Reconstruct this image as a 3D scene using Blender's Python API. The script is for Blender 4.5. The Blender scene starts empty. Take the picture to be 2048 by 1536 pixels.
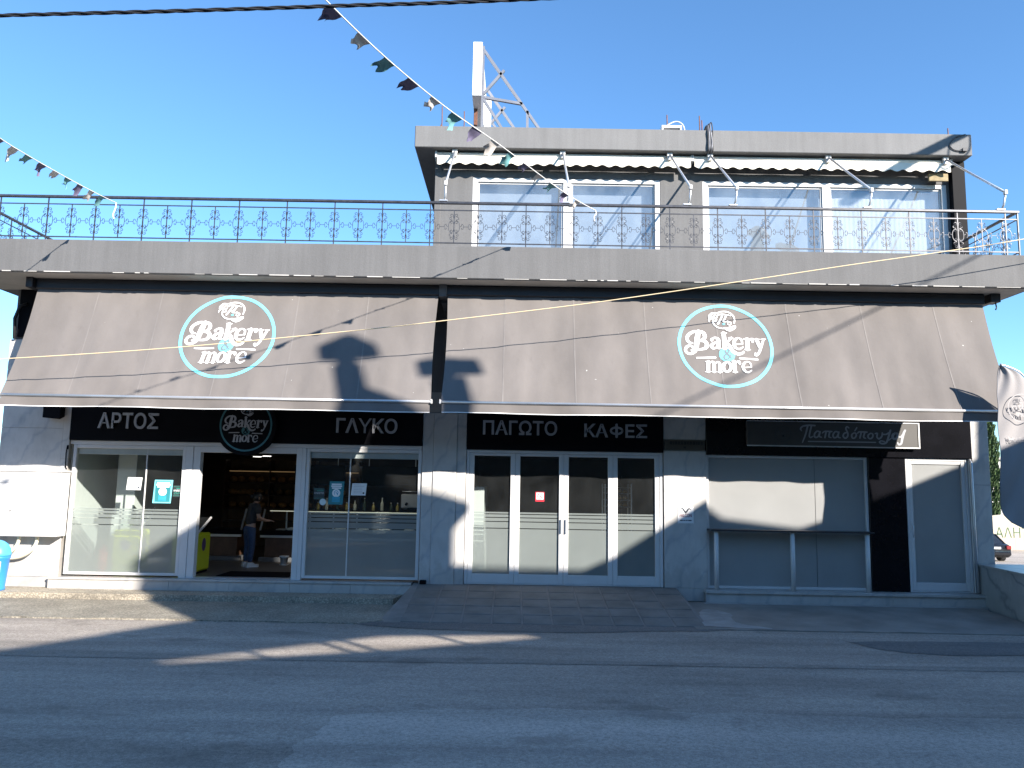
import bpy, bmesh, math, random
from mathutils import Vector, Matrix
R = math.radians
rnd = random.Random(7)
SC = bpy.context.scene
COL = SC.collection

# ------------------------------------------------------------------ camera
def cam_axes(pitch, yaw, roll):
    cy, sy = math.cos(yaw), math.sin(yaw)
    f = Vector((-sy * math.cos(pitch), cy * math.cos(pitch), math.sin(pitch)))
    r = Vector((cy, sy, 0)); u = r.cross(f)
    return (r * math.cos(roll) + u * math.sin(roll), u * math.cos(roll) - r * math.sin(roll), f)
cd = bpy.data.cameras.new('camera'); cam = bpy.data.objects.new('camera', cd); COL.objects.link(cam)
r_, u_, f_ = cam_axes(R(7.178), R(0.151), R(0.99))
m = Matrix.Identity(4)
for i in range(3):
    m[i][0], m[i][1], m[i][2] = r_[i], u_[i], -f_[i]
m.translation = Vector((0, -15, 2.1)); cam.matrix_world = m
cd.sensor_width = 36; cd.lens = 1560 / 2048 * 36; cd.clip_end = 3000; cd.clip_start = .1
SC.camera = cam
# ------------------------------------------------------------------ sky, sun, exposure
SUN = Vector((.94, -1.0, .595)).normalized()
EL = math.asin(SUN.z); AZ = math.atan2(SUN.x, SUN.y)
w = bpy.data.worlds.new('World'); SC.world = w; w.use_nodes = True
nt = w.node_tree; nt.nodes.clear()
sky = nt.nodes.new('ShaderNodeTexSky'); sky.sky_type = 'NISHITA'; sky.sun_disc = False
sky.sun_elevation = EL; sky.sun_rotation = AZ; sky.air_density = 1.0; sky.dust_density = .05; sky.ozone_density = 4.0
bg = nt.nodes.new('ShaderNodeBackground'); bg.inputs[1].default_value = .1
wo = nt.nodes.new('ShaderNodeOutputWorld')
tn = nt.nodes.new('ShaderNodeMix'); tn.data_type = 'RGBA'; tn.blend_type = 'MULTIPLY'; tn.inputs[0].default_value = 1; tn.inputs[7].default_value = (.84, 1.08, 1.20, 1)
nt.links.new(sky.outputs[0], tn.inputs[6]); nt.links.new(tn.outputs[2], bg.inputs[0]); nt.links.new(bg.outputs[0], wo.inputs[0])
sl = bpy.data.lights.new('sun', 'SUN'); sl.energy = 5.0; sl.angle = R(.5); sl.color = (1, .93, .84)
so = bpy.data.objects.new('sun', sl); COL.objects.link(so); so.location = (30, -30, 40)
so.rotation_euler = (-SUN).to_track_quat('-Z', 'Y').to_euler()
vs = SC.view_settings; vs.view_transform = 'Standard'; vs.look = 'None'; vs.gamma = 1; vs.use_curve_mapping = False
vs.exposure = 1.3
SC.cycles.max_bounces = 8; SC.cycles.transparent_max_bounces = 16; SC.cycles.caustics_reflective = False
SC.cycles.sample_clamp_indirect = 3
# ------------------------------------------------------------------ helpers
class MB:
    def __init__(s): s.v = []; s.f = []; s.sm = []
    def add(s, vs, fs, smooth=False):
        o = len(s.v); s.v += [tuple(p) for p in vs]
        for f in fs: s.f.append(tuple(i + o for i in f)); s.sm.append(smooth)
        return s
    def box(s, x0, x1, y0, y1, z0, z1):
        return s.add([(x0, y0, z0), (x1, y0, z0), (x1, y1, z0), (x0, y1, z0), (x0, y0, z1), (x1, y0, z1), (x1, y1, z1), (x0, y1, z1)],
                     [(0, 3, 2, 1), (4, 5, 6, 7), (0, 1, 5, 4), (1, 2, 6, 5), (2, 3, 7, 6), (3, 0, 4, 7)])
    def bbox(s, x0, x1, y0, y1, z0, z1, b=.006):
        bm = bmesh.new(); bmesh.ops.create_cube(bm, size=1)
        for v in bm.verts: v.co = Vector(((x0 + x1) / 2 + v.co.x * (x1 - x0), (y0 + y1) / 2 + v.co.y * (y1 - y0), (z0 + z1) / 2 + v.co.z * (z1 - z0)))
        bmesh.ops.bevel(bm, geom=bm.edges[:], offset=b, segments=1, affect='EDGES')
        return s.bm(bm)
    def bm(s, bm, smooth=False):
        bm.verts.index_update()
        s.add([v.co[:] for v in bm.verts], [[v.index for v in f.verts] for f in bm.faces], smooth); bm.free(); return s
    def ring(s, c, a, b, r, n): return [c + a * (r * math.cos(2 * math.pi * k / n)) + b * (r * math.sin(2 * math.pi * k / n)) for k in range(n)]
    def tube(s, pts, r, n=6, caps=True, smooth=True, closed=False):
        P = [Vector(p) for p in pts]; N = len(P); rs = r if isinstance(r, (list, tuple)) else [r] * N
        t0 = (P[1] - P[0]).normalized(); a = t0.orthogonal().normalized(); V = []
        for i in range(N):
            t = (P[min(i + 1, N - 1)] - P[max(i - 1, 0)])
            if closed: t = P[(i + 1) % N] - P[i - 1]
            t = t.normalized(); a = (a - t * a.dot(t)).normalized(); b = t.cross(a)
            V += s.ring(P[i], a, b, rs[i], n)
        F = []
        for i in range(N if closed else N - 1):
            j = (i + 1) % N
            for k in range(n): F.append((i * n + k, i * n + (k + 1) % n, j * n + (k + 1) % n, j * n + k))
        if caps and not closed: F += [tuple(range(n))[::-1], tuple(range((N - 1) * n, N * n))]
        return s.add(V, F, smooth and n > 4)
    def bar(s, p, q, wd, dp=None):
        """square section bar from p to q"""
        p, q = Vector(p), Vector(q); t = (q - p).normalized(); a = Vector((0, 1, 0)) if abs(t.y) < .9 else Vector((1, 0, 0))
        a = (a - t * a.dot(t)).normalized(); b = t.cross(a); dp = dp or wd; V = []
        for c in (p, q): V += [c + b * (wd / 2 * i) + a * (dp / 2 * j) for i, j in ((-1, -1), (1, -1), (1, 1), (-1, 1))]
        return s.add(V, [(0, 1, 5, 4), (1, 2, 6, 5), (2, 3, 7, 6), (3, 0, 4, 7), (3, 2, 1, 0), (4, 5, 6, 7)])
    def lathe(s, prof, c, n=20, smooth=True):
        V = []; c = Vector(c)
        for r, z in prof: V += [(c.x + r * math.cos(2 * math.pi * k / n), c.y + r * math.sin(2 * math.pi * k / n), c.z + z) for k in range(n)]
        F = [(i * n + k, i * n + (k + 1) % n, (i + 1) * n + (k + 1) % n, (i + 1) * n + k) for i in range(len(prof) - 1) for k in range(n)]
        F += [tuple(range(n))[::-1], tuple(range((len(prof) - 1) * n, len(prof) * n))]
        return s.add(V, F, smooth)
    def prism(s, poly, y0, y1):
        """polygon of (x, z) points pushed from y0 to y1"""
        n = len(poly); V = [(a, y0, b) for a, b in poly] + [(a, y1, b) for a, b in poly]
        return s.add(V, [tuple(range(n)), tuple(range(2 * n - 1, n - 1, -1))] + [(k, k + n, (k + 1) % n + n, (k + 1) % n) for k in range(n)])
    def slab(s, poly, z0, z1):
        n = len(poly); V = [(a, b, z0) for a, b in poly] + [(a, b, z1) for a, b in poly]
        return s.add(V, [tuple(range(n))[::-1], tuple(range(n, 2 * n))] + [(k, (k + 1) % n, (k + 1) % n + n, k + n) for k in range(n)])
    def grid(s, nx, ny, fn, smooth=True):
        V = [fn(i / nx, j / ny) for j in range(ny + 1) for i in range(nx + 1)]
        return s.add(V, [(j * (nx + 1) + i, j * (nx + 1) + i + 1, (j + 1) * (nx + 1) + i + 1, (j + 1) * (nx + 1) + i) for j in range(ny) for i in range(nx)], smooth)
    def frame(s, x0, x1, z0, z1, wd, y0, y1, wb=None, wt=None):
        wb = wb or wd; wt = wt or wd
        s.bbox(x0, x0 + wd, y0, y1, z0, z1); s.bbox(x1 - wd, x1, y0, y1, z0, z1)
        s.bbox(x0 + wd, x1 - wd, y0 + .003, y1, z0, z0 + wb); s.bbox(x0 + wd, x1 - wd, y0 + .003, y1, z1 - wt, z1); return s

WL = {}
def link(name, data, parent=None):
    o = bpy.data.objects.new(name, data); COL.objects.link(o)
    if parent is not None: o.parent = parent
    return o
def mesh(name, mb, mat, off=(0, 0, 0)):
    me = bpy.data.meshes.new(name)
    me.from_pydata([(x - off[0], y - off[1], z - off[2]) for x, y, z in mb.v], [], mb.f)
    if any(mb.sm): me.polygons.foreach_set('use_smooth', mb.sm)
    if mat: me.materials.append(mat)
    me.update(); return me
def tag(o, label=None, cat=None, group=None, kind=None):
    if label: o['label'] = label
    if cat: o['category'] = cat
    if group: o['group'] = group
    if kind: o['kind'] = kind
    return o
def thing(name, label, cat, loc=(0, 0, 0), group=None, rz=0):
    o = link(name, None); o.location = loc; o.rotation_euler = (0, 0, rz); WL[o] = Vector(loc) if not rz else None
    return tag(o, label, cat, group)
def part(name, mb, mat, parent, label=None, local=False):
    """mesh part given in world coordinates (or in the thing's own frame when local)"""
    off = Vector((0, 0, 0)) if local or WL.get(parent) is None else WL[parent]
    o = link(name, mesh(name, mb, mat, off), parent); WL[o] = WL.get(parent)
    if local: WL[o] = None
    return tag(o, label)
def solo(name, mb, mat, label=None, cat=None, group=None, kind=None, loc=(0, 0, 0)):
    o = link(name, mesh(name, mb, mat, loc)); o.location = loc; WL[o] = Vector(loc)
    return tag(o, label, cat, group, kind)
def share(name, me, parent, loc):
    """one more piece that shares mesh data"""
    o = link(name, me, parent); o.location = Vector(loc) - (WL.get(parent) or Vector((0, 0, 0))); return o
def copy_tree(o, parent=None):
    c = o.copy(); COL.objects.link(c); c.parent = parent
    for ch in list(o.children): copy_tree(ch, c)
    return c
def spline(pts, k=6):
    """Catmull-Rom through tuples"""
    n = len(pts); out = []
    for i in range(n - 1):
        p0, p1, p2, p3 = pts[max(i - 1, 0)], pts[i], pts[i + 1], pts[min(i + 2, n - 1)]
        for j in range(k):
            t = j / k
            out.append(tuple(.5 * (2 * b + (c - a) * t + (2 * a - 5 * b + 4 * c - d) * t * t + (3 * b - a - 3 * c + d) * t ** 3) for a, b, c, d in zip(p0, p1, p2, p3)))
    out.append(tuple(pts[-1])); return out
def ribbons(mb, strokes, place, k=5, step=.00012, grow=1.0):
    """flat lettering: strokes of (u, v, width); place(u, v, lift) gives the point in space"""
    for si, st in enumerate(strokes):
        P = spline(st, k); n = len(P); V = []; lift = si * step
        if n < 2: continue
        for i, (x, y, wd) in enumerate(P):
            a, b = P[max(i - 1, 0)], P[min(i + 1, n - 1)]; dx, dy = b[0] - a[0], b[1] - a[1]; L = math.hypot(dx, dy) or 1; wd *= grow
            nx, ny = -dy / L * wd / 2, dx / L * wd / 2; V += [(x + nx, y + ny), (x - nx, y - ny)]
        F = [(2 * i, 2 * i + 1, 2 * i + 3, 2 * i + 2) for i in range(n - 1)]
        for e, d in ((0, -1), (n - 1, 1)):
            x, y, wd = P[e]; wd *= grow; q = P[1] if e == 0 else P[n - 2]; an = math.atan2(y - q[1], x - q[0]); o = len(V)
            V += [(x + wd / 2 * math.cos(an + t), y + wd / 2 * math.sin(an + t)) for t in (-math.pi / 2, -1, -.5, 0, .5, 1, math.pi / 2)]; F.append(tuple(range(o, o + 7)))
        mb.add([place(x, y, lift) for x, y in V], F)
    return mb
def text_mb(s, size, place_depth=.0, bold=0.0, shear=0.0, res=4):
    """glyph mesh of a string in the built-in font, in the x-z plane, facing -y; returns MB and its bounds"""
    c = bpy.data.curves.new('t', 'FONT'); c.body = s; c.size = size; c.extrude = place_depth; c.offset = bold; c.shear = shear; c.resolution_u = res
    o = bpy.data.objects.new('t', c); COL.objects.link(o); dg = bpy.context.evaluated_depsgraph_get()
    me = bpy.data.meshes.new_from_object(o.evaluated_get(dg)); mb = MB()
    mb.add([(v.co.x, -v.co.z, v.co.y) for v in me.vertices], [tuple(p.vertices) for p in me.polygons])
    bpy.data.objects.remove(o); bpy.data.curves.remove(c); bpy.data.meshes.remove(me)
    xs = [p[0] for p in mb.v]; zs = [p[2] for p in mb.v]
    return mb, (min(xs), max(xs), min(zs), max(zs)) if xs else (0, 0, 0, 0)
def fit_text(s, x0, x1, z0, z1, y, depth=.0, bold=.0, shear=0.0, mirror=False):
    """a word stretched into a box on a wall, as one MB"""
    mb, b = text_mb(s, 1.0, 0, bold, shear); sx = (x1 - x0) / (b[1] - b[0]); sz = (z1 - z0) / (b[3] - b[2]); o = MB()
    V = [((x1 - (v[0] - b[0]) * sx) if mirror else x0 + (v[0] - b[0]) * sx, y, z0 + (v[2] - b[2]) * sz) for v in mb.v]
    o.add(V, mb.f)
    if depth:
        n = len(V); o.add([(a, y - depth, c) for a, _, c in V], mb.f)
        cnt = {}
        for f in mb.f:
            for i in range(len(f)):
                e = (f[i], f[(i + 1) % len(f)]); cnt[tuple(sorted(e))] = cnt.get(tuple(sorted(e)), 0) + 1
        o.f += [(a, b_, b_ + n, a + n) for (a, b_), c in cnt.items() if c == 1]; o.sm += [False] * (len(o.f) - len(o.sm))
    return o
def word(s, x0, x1, z0, z1, y, depth, bold, mat, parent):
    """raised letters, one part per letter"""
    full, fb = text_mb(s, 1.0, 0, bold); sx = (x1 - x0) / (fb[1] - fb[0]); sz = (z1 - z0) / (fb[3] - fb[2])
    for i, ch in enumerate(s):
        if ch == 'Φ':
            _, pb = text_mb(s[:i + 1], 1.0, 0, bold); _, gb = text_mb('Φ', 1.0, 0, 0); cx = x0 + (pb[1] - (gb[1] - gb[0]) / 2 - fb[0]) * sx; W_, H_ = (gb[1] - gb[0]) * sx, z1 - z0; th = .14 * sx; q = []
            for k in range(25): a = k / 24 * 2 * math.pi; q.append(((W_ - th) / 2 * math.cos(a), (.62 * H_ - th) / 2 * math.sin(a), th * .85))
            mbx = ribbons(MB(), [q, [(0, -H_ / 2 + th / 2, th), (0, H_ / 2 - th / 2, th)]], lambda u, v, l: (cx + u, y - depth - l, (z0 + z1) / 2 + v), 3)
            part('letter', mbx, mat, parent); continue
        _, pb = text_mb(s[:i + 1], 1.0, 0, bold); g, gb = text_mb(ch, 1.0, 0, bold)
        a = x0 + (pb[1] - (gb[1] - gb[0]) - fb[0]) * sx
        bo = 0 if ch in 'ΦΥ' else bold; mbx = fit_text(ch, a, a + (gb[1] - gb[0]) * sx, z0 + (gb[2] - fb[2]) * sz, z0 + (gb[3] - fb[2]) * sz, y, depth, bo)
        part('letter', mbx, mat, parent)

# ------------------------------------------------------------------ materials
MATS = {}
def nodes_of(name):
    mt = bpy.data.materials.new(name); mt.use_nodes = True; t = mt.node_tree; b = t.nodes['Principled BSDF']; MATS[name] = mt
    return mt, t, b, t.nodes.new, t.links.new
def pos(t, scale=(1, 1, 1)):
    g = t.nodes.new('ShaderNodeNewGeometry'); mp = t.nodes.new('ShaderNodeMapping'); mp.inputs['Scale'].default_value = scale
    t.links.new(g.outputs['Position'], mp.inputs[0]); return mp.outputs[0]
def noise(t, vec, scale, detail=4, rough=.6):
    n = t.nodes.new('ShaderNodeTexNoise'); n.inputs['Scale'].default_value = scale; n.inputs['Detail'].default_value = detail; n.inputs['Roughness'].default_value = rough
    t.links.new(vec, n.inputs['Vector']); return n.outputs['Fac']
def ramp(t, fac, stops):
    r = t.nodes.new('ShaderNodeValToRGB'); e = r.color_ramp.elements
    while len(e) < len(stops): e.new(.5)
    for el, (p, c) in zip(e, stops): el.position = p; el.color = (c, c, c, 1) if isinstance(c, (int, float)) else (*c, 1)
    t.links.new(fac, r.inputs[0]); return r.outputs[0]
def mixc(t, fac, a, b, mode='MIX'):
    n = t.nodes.new('ShaderNodeMix'); n.data_type = 'RGBA'; n.blend_type = mode
    for sock, v in ((n.inputs[0], fac), (n.inputs[6], a), (n.inputs[7], b)):
        if isinstance(v, (int, float)): sock.default_value = v
        elif isinstance(v, tuple): sock.default_value = (*v, 1)
        else: t.links.new(v, sock)
    return n.outputs[2]
def bump(t, b, h, strength, dist=.01):
    n = t.nodes.new('ShaderNodeBump'); n.inputs['Strength'].default_value = strength; n.inputs['Distance'].default_value = dist
    t.links.new(h, n.inputs['Height']); t.links.new(n.outputs[0], b.inputs['Normal'])
def M(name, col, rough=.6, metal=0, var=.12, vs_=2.5, bmp=0, bs=60, spec=.5, scale=(1, 1, 1)):
    if name in MATS: return MATS[name]
    mt, t, b, N, L = nodes_of(name); b.inputs['Roughness'].default_value = rough; b.inputs['Metallic'].default_value = metal; b.inputs['Specular IOR Level'].default_value = spec
    p = pos(t, scale)
    if var:
        f = ramp(t, noise(t, p, vs_), [(.3, 1 - var), (.7, 1 + var)]); L(mixc(t, 1.0, col, f, 'MULTIPLY'), b.inputs['Base Color'])
    else: b.inputs['Base Color'].default_value = (*col, 1)
    if bmp: bump(t, b, noise(t, p, bs, 3), bmp, .01)
    return mt
def emit(name, col, s):
    mt, t, b, N, L = nodes_of(name); b.inputs['Base Color'].default_value = (*col, 1); b.inputs['Emission Color'].default_value = (*col, 1); b.inputs['Emission Strength'].default_value = s; return mt

def m_plaster(name, col, streak=.16):
    mt, t, b, N, L = nodes_of(name); p = pos(t); b.inputs['Roughness'].default_value = .75; b.inputs['Specular IOR Level'].default_value = .25
    big = ramp(t, noise(t, p, .7, 5), [(.3, .9), (.7, 1.08)]); c = mixc(t, 1.0, col, big, 'MULTIPLY')
    st = ramp(t, noise(t, pos(t, (5, 5, .25)), 1.6, 4), [(.35, 1 - streak), (.62, 1.05)]); c = mixc(t, 1.0, c, st, 'MULTIPLY')
    fine = ramp(t, noise(t, p, 30, 3), [(.3, .95), (.7, 1.05)]); c = mixc(t, 1.0, c, fine, 'MULTIPLY')
    chip = ramp(t, noise(t, p, 9, 2, .4), [(.83, 0), (.84, .8)]); c = mixc(t, chip, c, (.55, .54, .52))
    L(c, b.inputs['Base Color']); bump(t, b, noise(t, p, 40, 5), .35, .01); return mt
def m_marble(name, base=.56, vein=.41):
    mt, t, b, N, L = nodes_of(name); b.inputs['Roughness'].default_value = .32
    wv = N('ShaderNodeTexWave'); wv.wave_type = 'BANDS'; wv.bands_direction = 'DIAGONAL'; wv.inputs['Scale'].default_value = 1.1; wv.inputs['Distortion'].default_value = 7; wv.inputs['Detail'].default_value = 5; wv.inputs['Detail Scale'].default_value = 1.3
    L(pos(t, (1, .6, -.8)), wv.inputs['Vector']); v = ramp(t, wv.outputs['Fac'], [(0, .7), (.05, .25), (.16, 0)])
    c = mixc(t, v, (base, base * .96, base * .91), (vein, vein * 1.01, vein * 1.04))
    cl = ramp(t, noise(t, pos(t), 1.7, 5), [(.35, .86), (.65, 1.03)]); c = mixc(t, 1.0, c, cl, 'MULTIPLY')
    dz = ramp(t, noise(t, pos(t, (3, 3, 1)), 4, 4), [(.25, .9), (.5, 1)]); c = mixc(t, 1.0, c, dz, 'MULTIPLY')
    sz = N('ShaderNodeSeparateXYZ'); g = N('ShaderNodeNewGeometry'); L(g.outputs['Position'], sz.inputs[0]); ad = N('ShaderNodeMath'); ad.operation = 'MULTIPLY_ADD'; ad.inputs[1].default_value = -.9; L(noise(t, pos(t, (2.5, 2.5, 1.2)), 3, 5), ad.inputs[0]); L(sz.outputs[2], ad.inputs[2])
    L(mixc(t, ramp(t, ad.outputs[0], [(.0, .2), (.12, 0)]), c, (.2, .17, .13)), b.inputs['Base Color']); return mt
def m_asphalt(name, base, tint=(1, .99, .97), crack=True, worn=.3):
    mt, t, b, N, L = nodes_of(name); b.inputs['Roughness'].default_value = .85; b.inputs['Specular IOR Level'].default_value = .3; p = pos(t)
    c = mixc(t, 1.0, tuple(base * k for k in tint), ramp(t, noise(t, p, 220, 2, .7), [(.3, .6), (.7, 1.45)]), 'MULTIPLY')
    c = mixc(t, 1.0, c, ramp(t, noise(t, p, 30, 5, .8), [(.3, .6), (.7, 1.4)]), 'MULTIPLY')
    c = mixc(t, 1.0, c, ramp(t, noise(t, pos(t, (.22, 1, 1)), .9, 6), [(.28, 1 - worn), (.72, 1 + worn)]), 'MULTIPLY')
    c = mixc(t, 1.0, c, ramp(t, noise(t, pos(t, (.05, 1.6, 1)), 1.1, 3), [(.35, .86), (.65, 1.12)]), 'MULTIPLY')
    sp = ramp(t, noise(t, p, 60, 1), [(.70, 0), (.76, .6)]); c = mixc(t, sp, c, (.45, .43, .4))
    oil = ramp(t, noise(t, pos(t, (.6, 1, 1)), 1.7, 4, .55), [(.60, 0), (.70, .45)]); c = mixc(t, oil, c, tuple(base * .45 * k for k in tint))
    fl = ramp(t, noise(t, p, 11, 2, .5), [(.76, 0), (.775, .55)]); c = mixc(t, fl, c, (.5, .47, .43))
    if crack:
        vo = N('ShaderNodeTexVoronoi'); vo.feature = 'DISTANCE_TO_EDGE'; vo.inputs['Scale'].default_value = .33
        nz = N('ShaderNodeTexNoise'); nz.inputs['Scale'].default_value = 2.2; nz.inputs['Detail'].default_value = 6; L(p, nz.inputs['Vector'])
        ad = N('ShaderNodeVectorMath'); ad.operation = 'MULTIPLY_ADD'; ad.inputs[1].default_value = (.9, .9, .9); L(nz.outputs['Color'], ad.inputs[0]); L(p, ad.inputs[2]); L(ad.outputs[0], vo.inputs['Vector'])
        ck = ramp(t, vo.outputs['Distance'], [(.0, 1.0), (.012, 0)]); msk = ramp(t, noise(t, p, .35, 2), [(.54, 0), (.64, .3)])
        mm = N('ShaderNodeMath'); mm.operation = 'MULTIPLY'; L(ck, mm.inputs[0]); L(msk, mm.inputs[1]); c = mixc(t, mm.outputs[0], c, (.022, .022, .024))
    L(c, b.inputs['Base Color']); bump(t, b, noise(t, p, 130, 4, .7), .7, .012); return mt
def m_pebble(name, col):
    mt, t, b, N, L = nodes_of(name); b.inputs['Roughness'].default_value = .8; p = pos(t)
    vo = N('ShaderNodeTexVoronoi'); vo.inputs['Scale'].default_value = 34; L(p, vo.inputs['Vector'])
    st = N('ShaderNodeSeparateColor'); L(vo.outputs['Color'], st.inputs[0]); k = ramp(t, st.outputs[0], [(0, .78), (1, 1.18)]); c = mixc(t, 1.0, col, k, 'MULTIPLY')
    gap = ramp(t, vo.outputs['Distance'], [(.35, 1), (.62, .66)]); c = mixc(t, 1.0, c, gap, 'MULTIPLY')
    c = mixc(t, 1.0, c, ramp(t, noise(t, p, 1.3, 5), [(.3, .72), (.7, 1.15)]), 'MULTIPLY'); L(c, b.inputs['Base Color']); bump(t, b, ramp(t, vo.outputs['Distance'], [(0, 1), (.7, 0)]), .8, .012); return mt
def m_fabric(name, col, dirt=.14):
    mt, t, b, N, L = nodes_of(name); b.inputs['Roughness'].default_value = .8; b.inputs['Specular IOR Level'].default_value = .15
    b.inputs['Sheen Weight'].default_value = .12
    c = mixc(t, 1.0, col, ramp(t, noise(t, pos(t, (1, 1, .35)), 1.1, 5), [(.3, 1 - dirt), (.7, 1 + dirt * .6)]), 'MULTIPLY')
    c = mixc(t, 1.0, c, ramp(t, noise(t, pos(t, (60, 60, 300)), 2, 2), [(.3, .95), (.7, 1.05)]), 'MULTIPLY')
    c = mixc(t, ramp(t, noise(t, pos(t, (3.2, 3.2, .35)), 2.2, 5), [(.62, 0), (.74, .22)]), c, tuple(k * .6 for k in col))
    sp = ramp(t, noise(t, pos(t), 17, 1, .3), [(.83, 0), (.84, .6)]); L(mixc(t, sp, c, (.7, .7, .68)), b.inputs['Base Color']); bump(t, b, noise(t, pos(t, (1, 1, 1)), 6, 3), .15, .02); return mt
def fresnel(t, ior):
    """thin sheet: the same reflectance from either side"""
    N, L = t.nodes.new, t.links.new; fr = N('ShaderNodeFresnel'); g = N('ShaderNodeNewGeometry'); mx = N('ShaderNodeMix'); mx.data_type = 'FLOAT'
    mx.inputs[2].default_value = ior; mx.inputs[3].default_value = 1 / ior; L(g.outputs['Backfacing'], mx.inputs[0]); L(mx.outputs[0], fr.inputs[0]); return fr
def m_glass(name, tint=(.86, .9, .89), ior=1.55, dust=.02, dcol=(.6, .64, .66), refl=1.0):
    mt = bpy.data.materials.new(name); mt.use_nodes = True; t = mt.node_tree; t.nodes.clear(); N, L = t.nodes.new, t.links.new; MATS[name] = mt
    o = N('ShaderNodeOutputMaterial'); tr = N('ShaderNodeBsdfTransparent'); tr.inputs[0].default_value = (*tint, 1)
    gl = N('ShaderNodeBsdfGlossy'); gl.inputs['Roughness'].default_value = .015; fr = fresnel(t, ior)
    nz = noise(t, pos(t), .8, 2); bp = N('ShaderNodeBump'); bp.inputs['Strength'].default_value = .03; bp.inputs['Distance'].default_value = .02; L(nz, bp.inputs['Height']); L(bp.outputs[0], gl.inputs['Normal'])
    mu = N('ShaderNodeMath'); mu.operation = 'MULTIPLY'; mu.inputs[1].default_value = refl; mu.use_clamp = True; L(fr.outputs[0], mu.inputs[0])
    mx = N('ShaderNodeMixShader'); L(mu.outputs[0], mx.inputs[0]); L(tr.outputs[0], mx.inputs[1]); L(gl.outputs[0], mx.inputs[2])
    df = N('ShaderNodeBsdfDiffuse'); df.inputs[0].default_value = (*dcol, 1); m2 = N('ShaderNodeMixShader')
    L(ramp(t, noise(t, pos(t, (1, 1, .6)), 2.5, 5), [(.3, dust * .5), (.75, dust * 1.5)]), m2.inputs[0]); L(mx.outputs[0], m2.inputs[1]); L(df.outputs[0], m2.inputs[2]); L(m2.outputs[0], o.inputs[0]); return mt
def m_frost(name, col=(.54, .55, .54), see=.34, rough=.24):
    mt = bpy.data.materials.new(name); mt.use_nodes = True; t = mt.node_tree; t.nodes.clear(); N, L = t.nodes.new, t.links.new; MATS[name] = mt
    o = N('ShaderNodeOutputMaterial'); rf = N('ShaderNodeBsdfRefraction'); rf.inputs['Color'].default_value = (.9, .95, .93, 1); rf.inputs['Roughness'].default_value = rough; rf.inputs['IOR'].default_value = 1.12
    df = N('ShaderNodeBsdfDiffuse'); tl = N('ShaderNodeBsdfTranslucent'); cc = mixc(t, 1.0, col, ramp(t, noise(t, pos(t), 1.2, 3), [(.3, .94), (.7, 1.05)]), 'MULTIPLY'); L(cc, df.inputs[0]); L(cc, tl.inputs[0])
    a = N('ShaderNodeMixShader'); a.inputs[0].default_value = .35; L(df.outputs[0], a.inputs[1]); L(tl.outputs[0], a.inputs[2])
    b = N('ShaderNodeMixShader'); b.inputs[0].default_value = see; L(a.outputs[0], b.inputs[1]); L(rf.outputs[0], b.inputs[2])
    g = N('ShaderNodeBsdfGlossy'); g.inputs['Roughness'].default_value = .16; fr = fresnel(t, 1.4)
    c = N('ShaderNodeMixShader'); L(fr.outputs[0], c.inputs[0]); L(b.outputs[0], c.inputs[1]); L(g.outputs[0], c.inputs[2]); L(c.outputs[0], o.inputs[0]); return mt

GREY = m_plaster('grey_plaster', (.136, .135, .136), .07); SOFF = m_plaster('soffit_plaster', (.23, .215, .20), .1)
MARB = m_marble('marble'); MARB2 = m_marble('marble_grey', .42, .22)
WHITE = M('white_aluminium', (.62, .61, .60), .35, var=.04); BLACK = M('black_board', (.004, .004, .006), .6, var=.2, spec=.08); GLOSSB = M('black_gloss_panel', (.005, .005, .007), .2, var=.3, spec=.2)
FAB = m_fabric('awning_fabric', (.168, .153, .145), .18); FABL = M('awning_seam', (.186, .170, .162), .8, var=.15)
HEM = M('white_hem', (.8, .79, .77), .6, var=.06); METAL = M('grey_metal', (.62, .62, .63), .35, .6, var=.1)
RAIL = M('dark_railing_paint', (.055, .056, .065), .38, .35, var=.35, vs_=9); LETTER = M('letter_white', (.36, .37, .40), .5, var=.05)
PRINT = M('print_white', (.86, .86, .85), .7, var=.03); CYAN = M('print_cyan', (.17, .60, .76), .7, var=.04); PGREY = M('print_grey', (.16, .2, .22), .7, var=.05)
CREAM = M('cream_fabric', (.80, .745, .64), .75, var=.06, vs_=5); CREAMM = M('cream_metal', (.80, .74, .64), .4, var=.05)
GLASS = m_glass('clear_glass', refl=.6); UGLASS = m_glass('upper_glass', (.84, .88, .91), 1.9, .16, (.46, .54, .63), 2.3); FROST = m_frost('frosted_film'); FROST2 = m_frost('frosted_glass', (.54, .54, .53), .22, .45)
CONC = M('concrete', (.33, .31, .285), .85, var=.2, vs_=3, bmp=.4, bs=70); DARKI = M('dark_interior', (.05, .045, .042), .7, var=.2)
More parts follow.
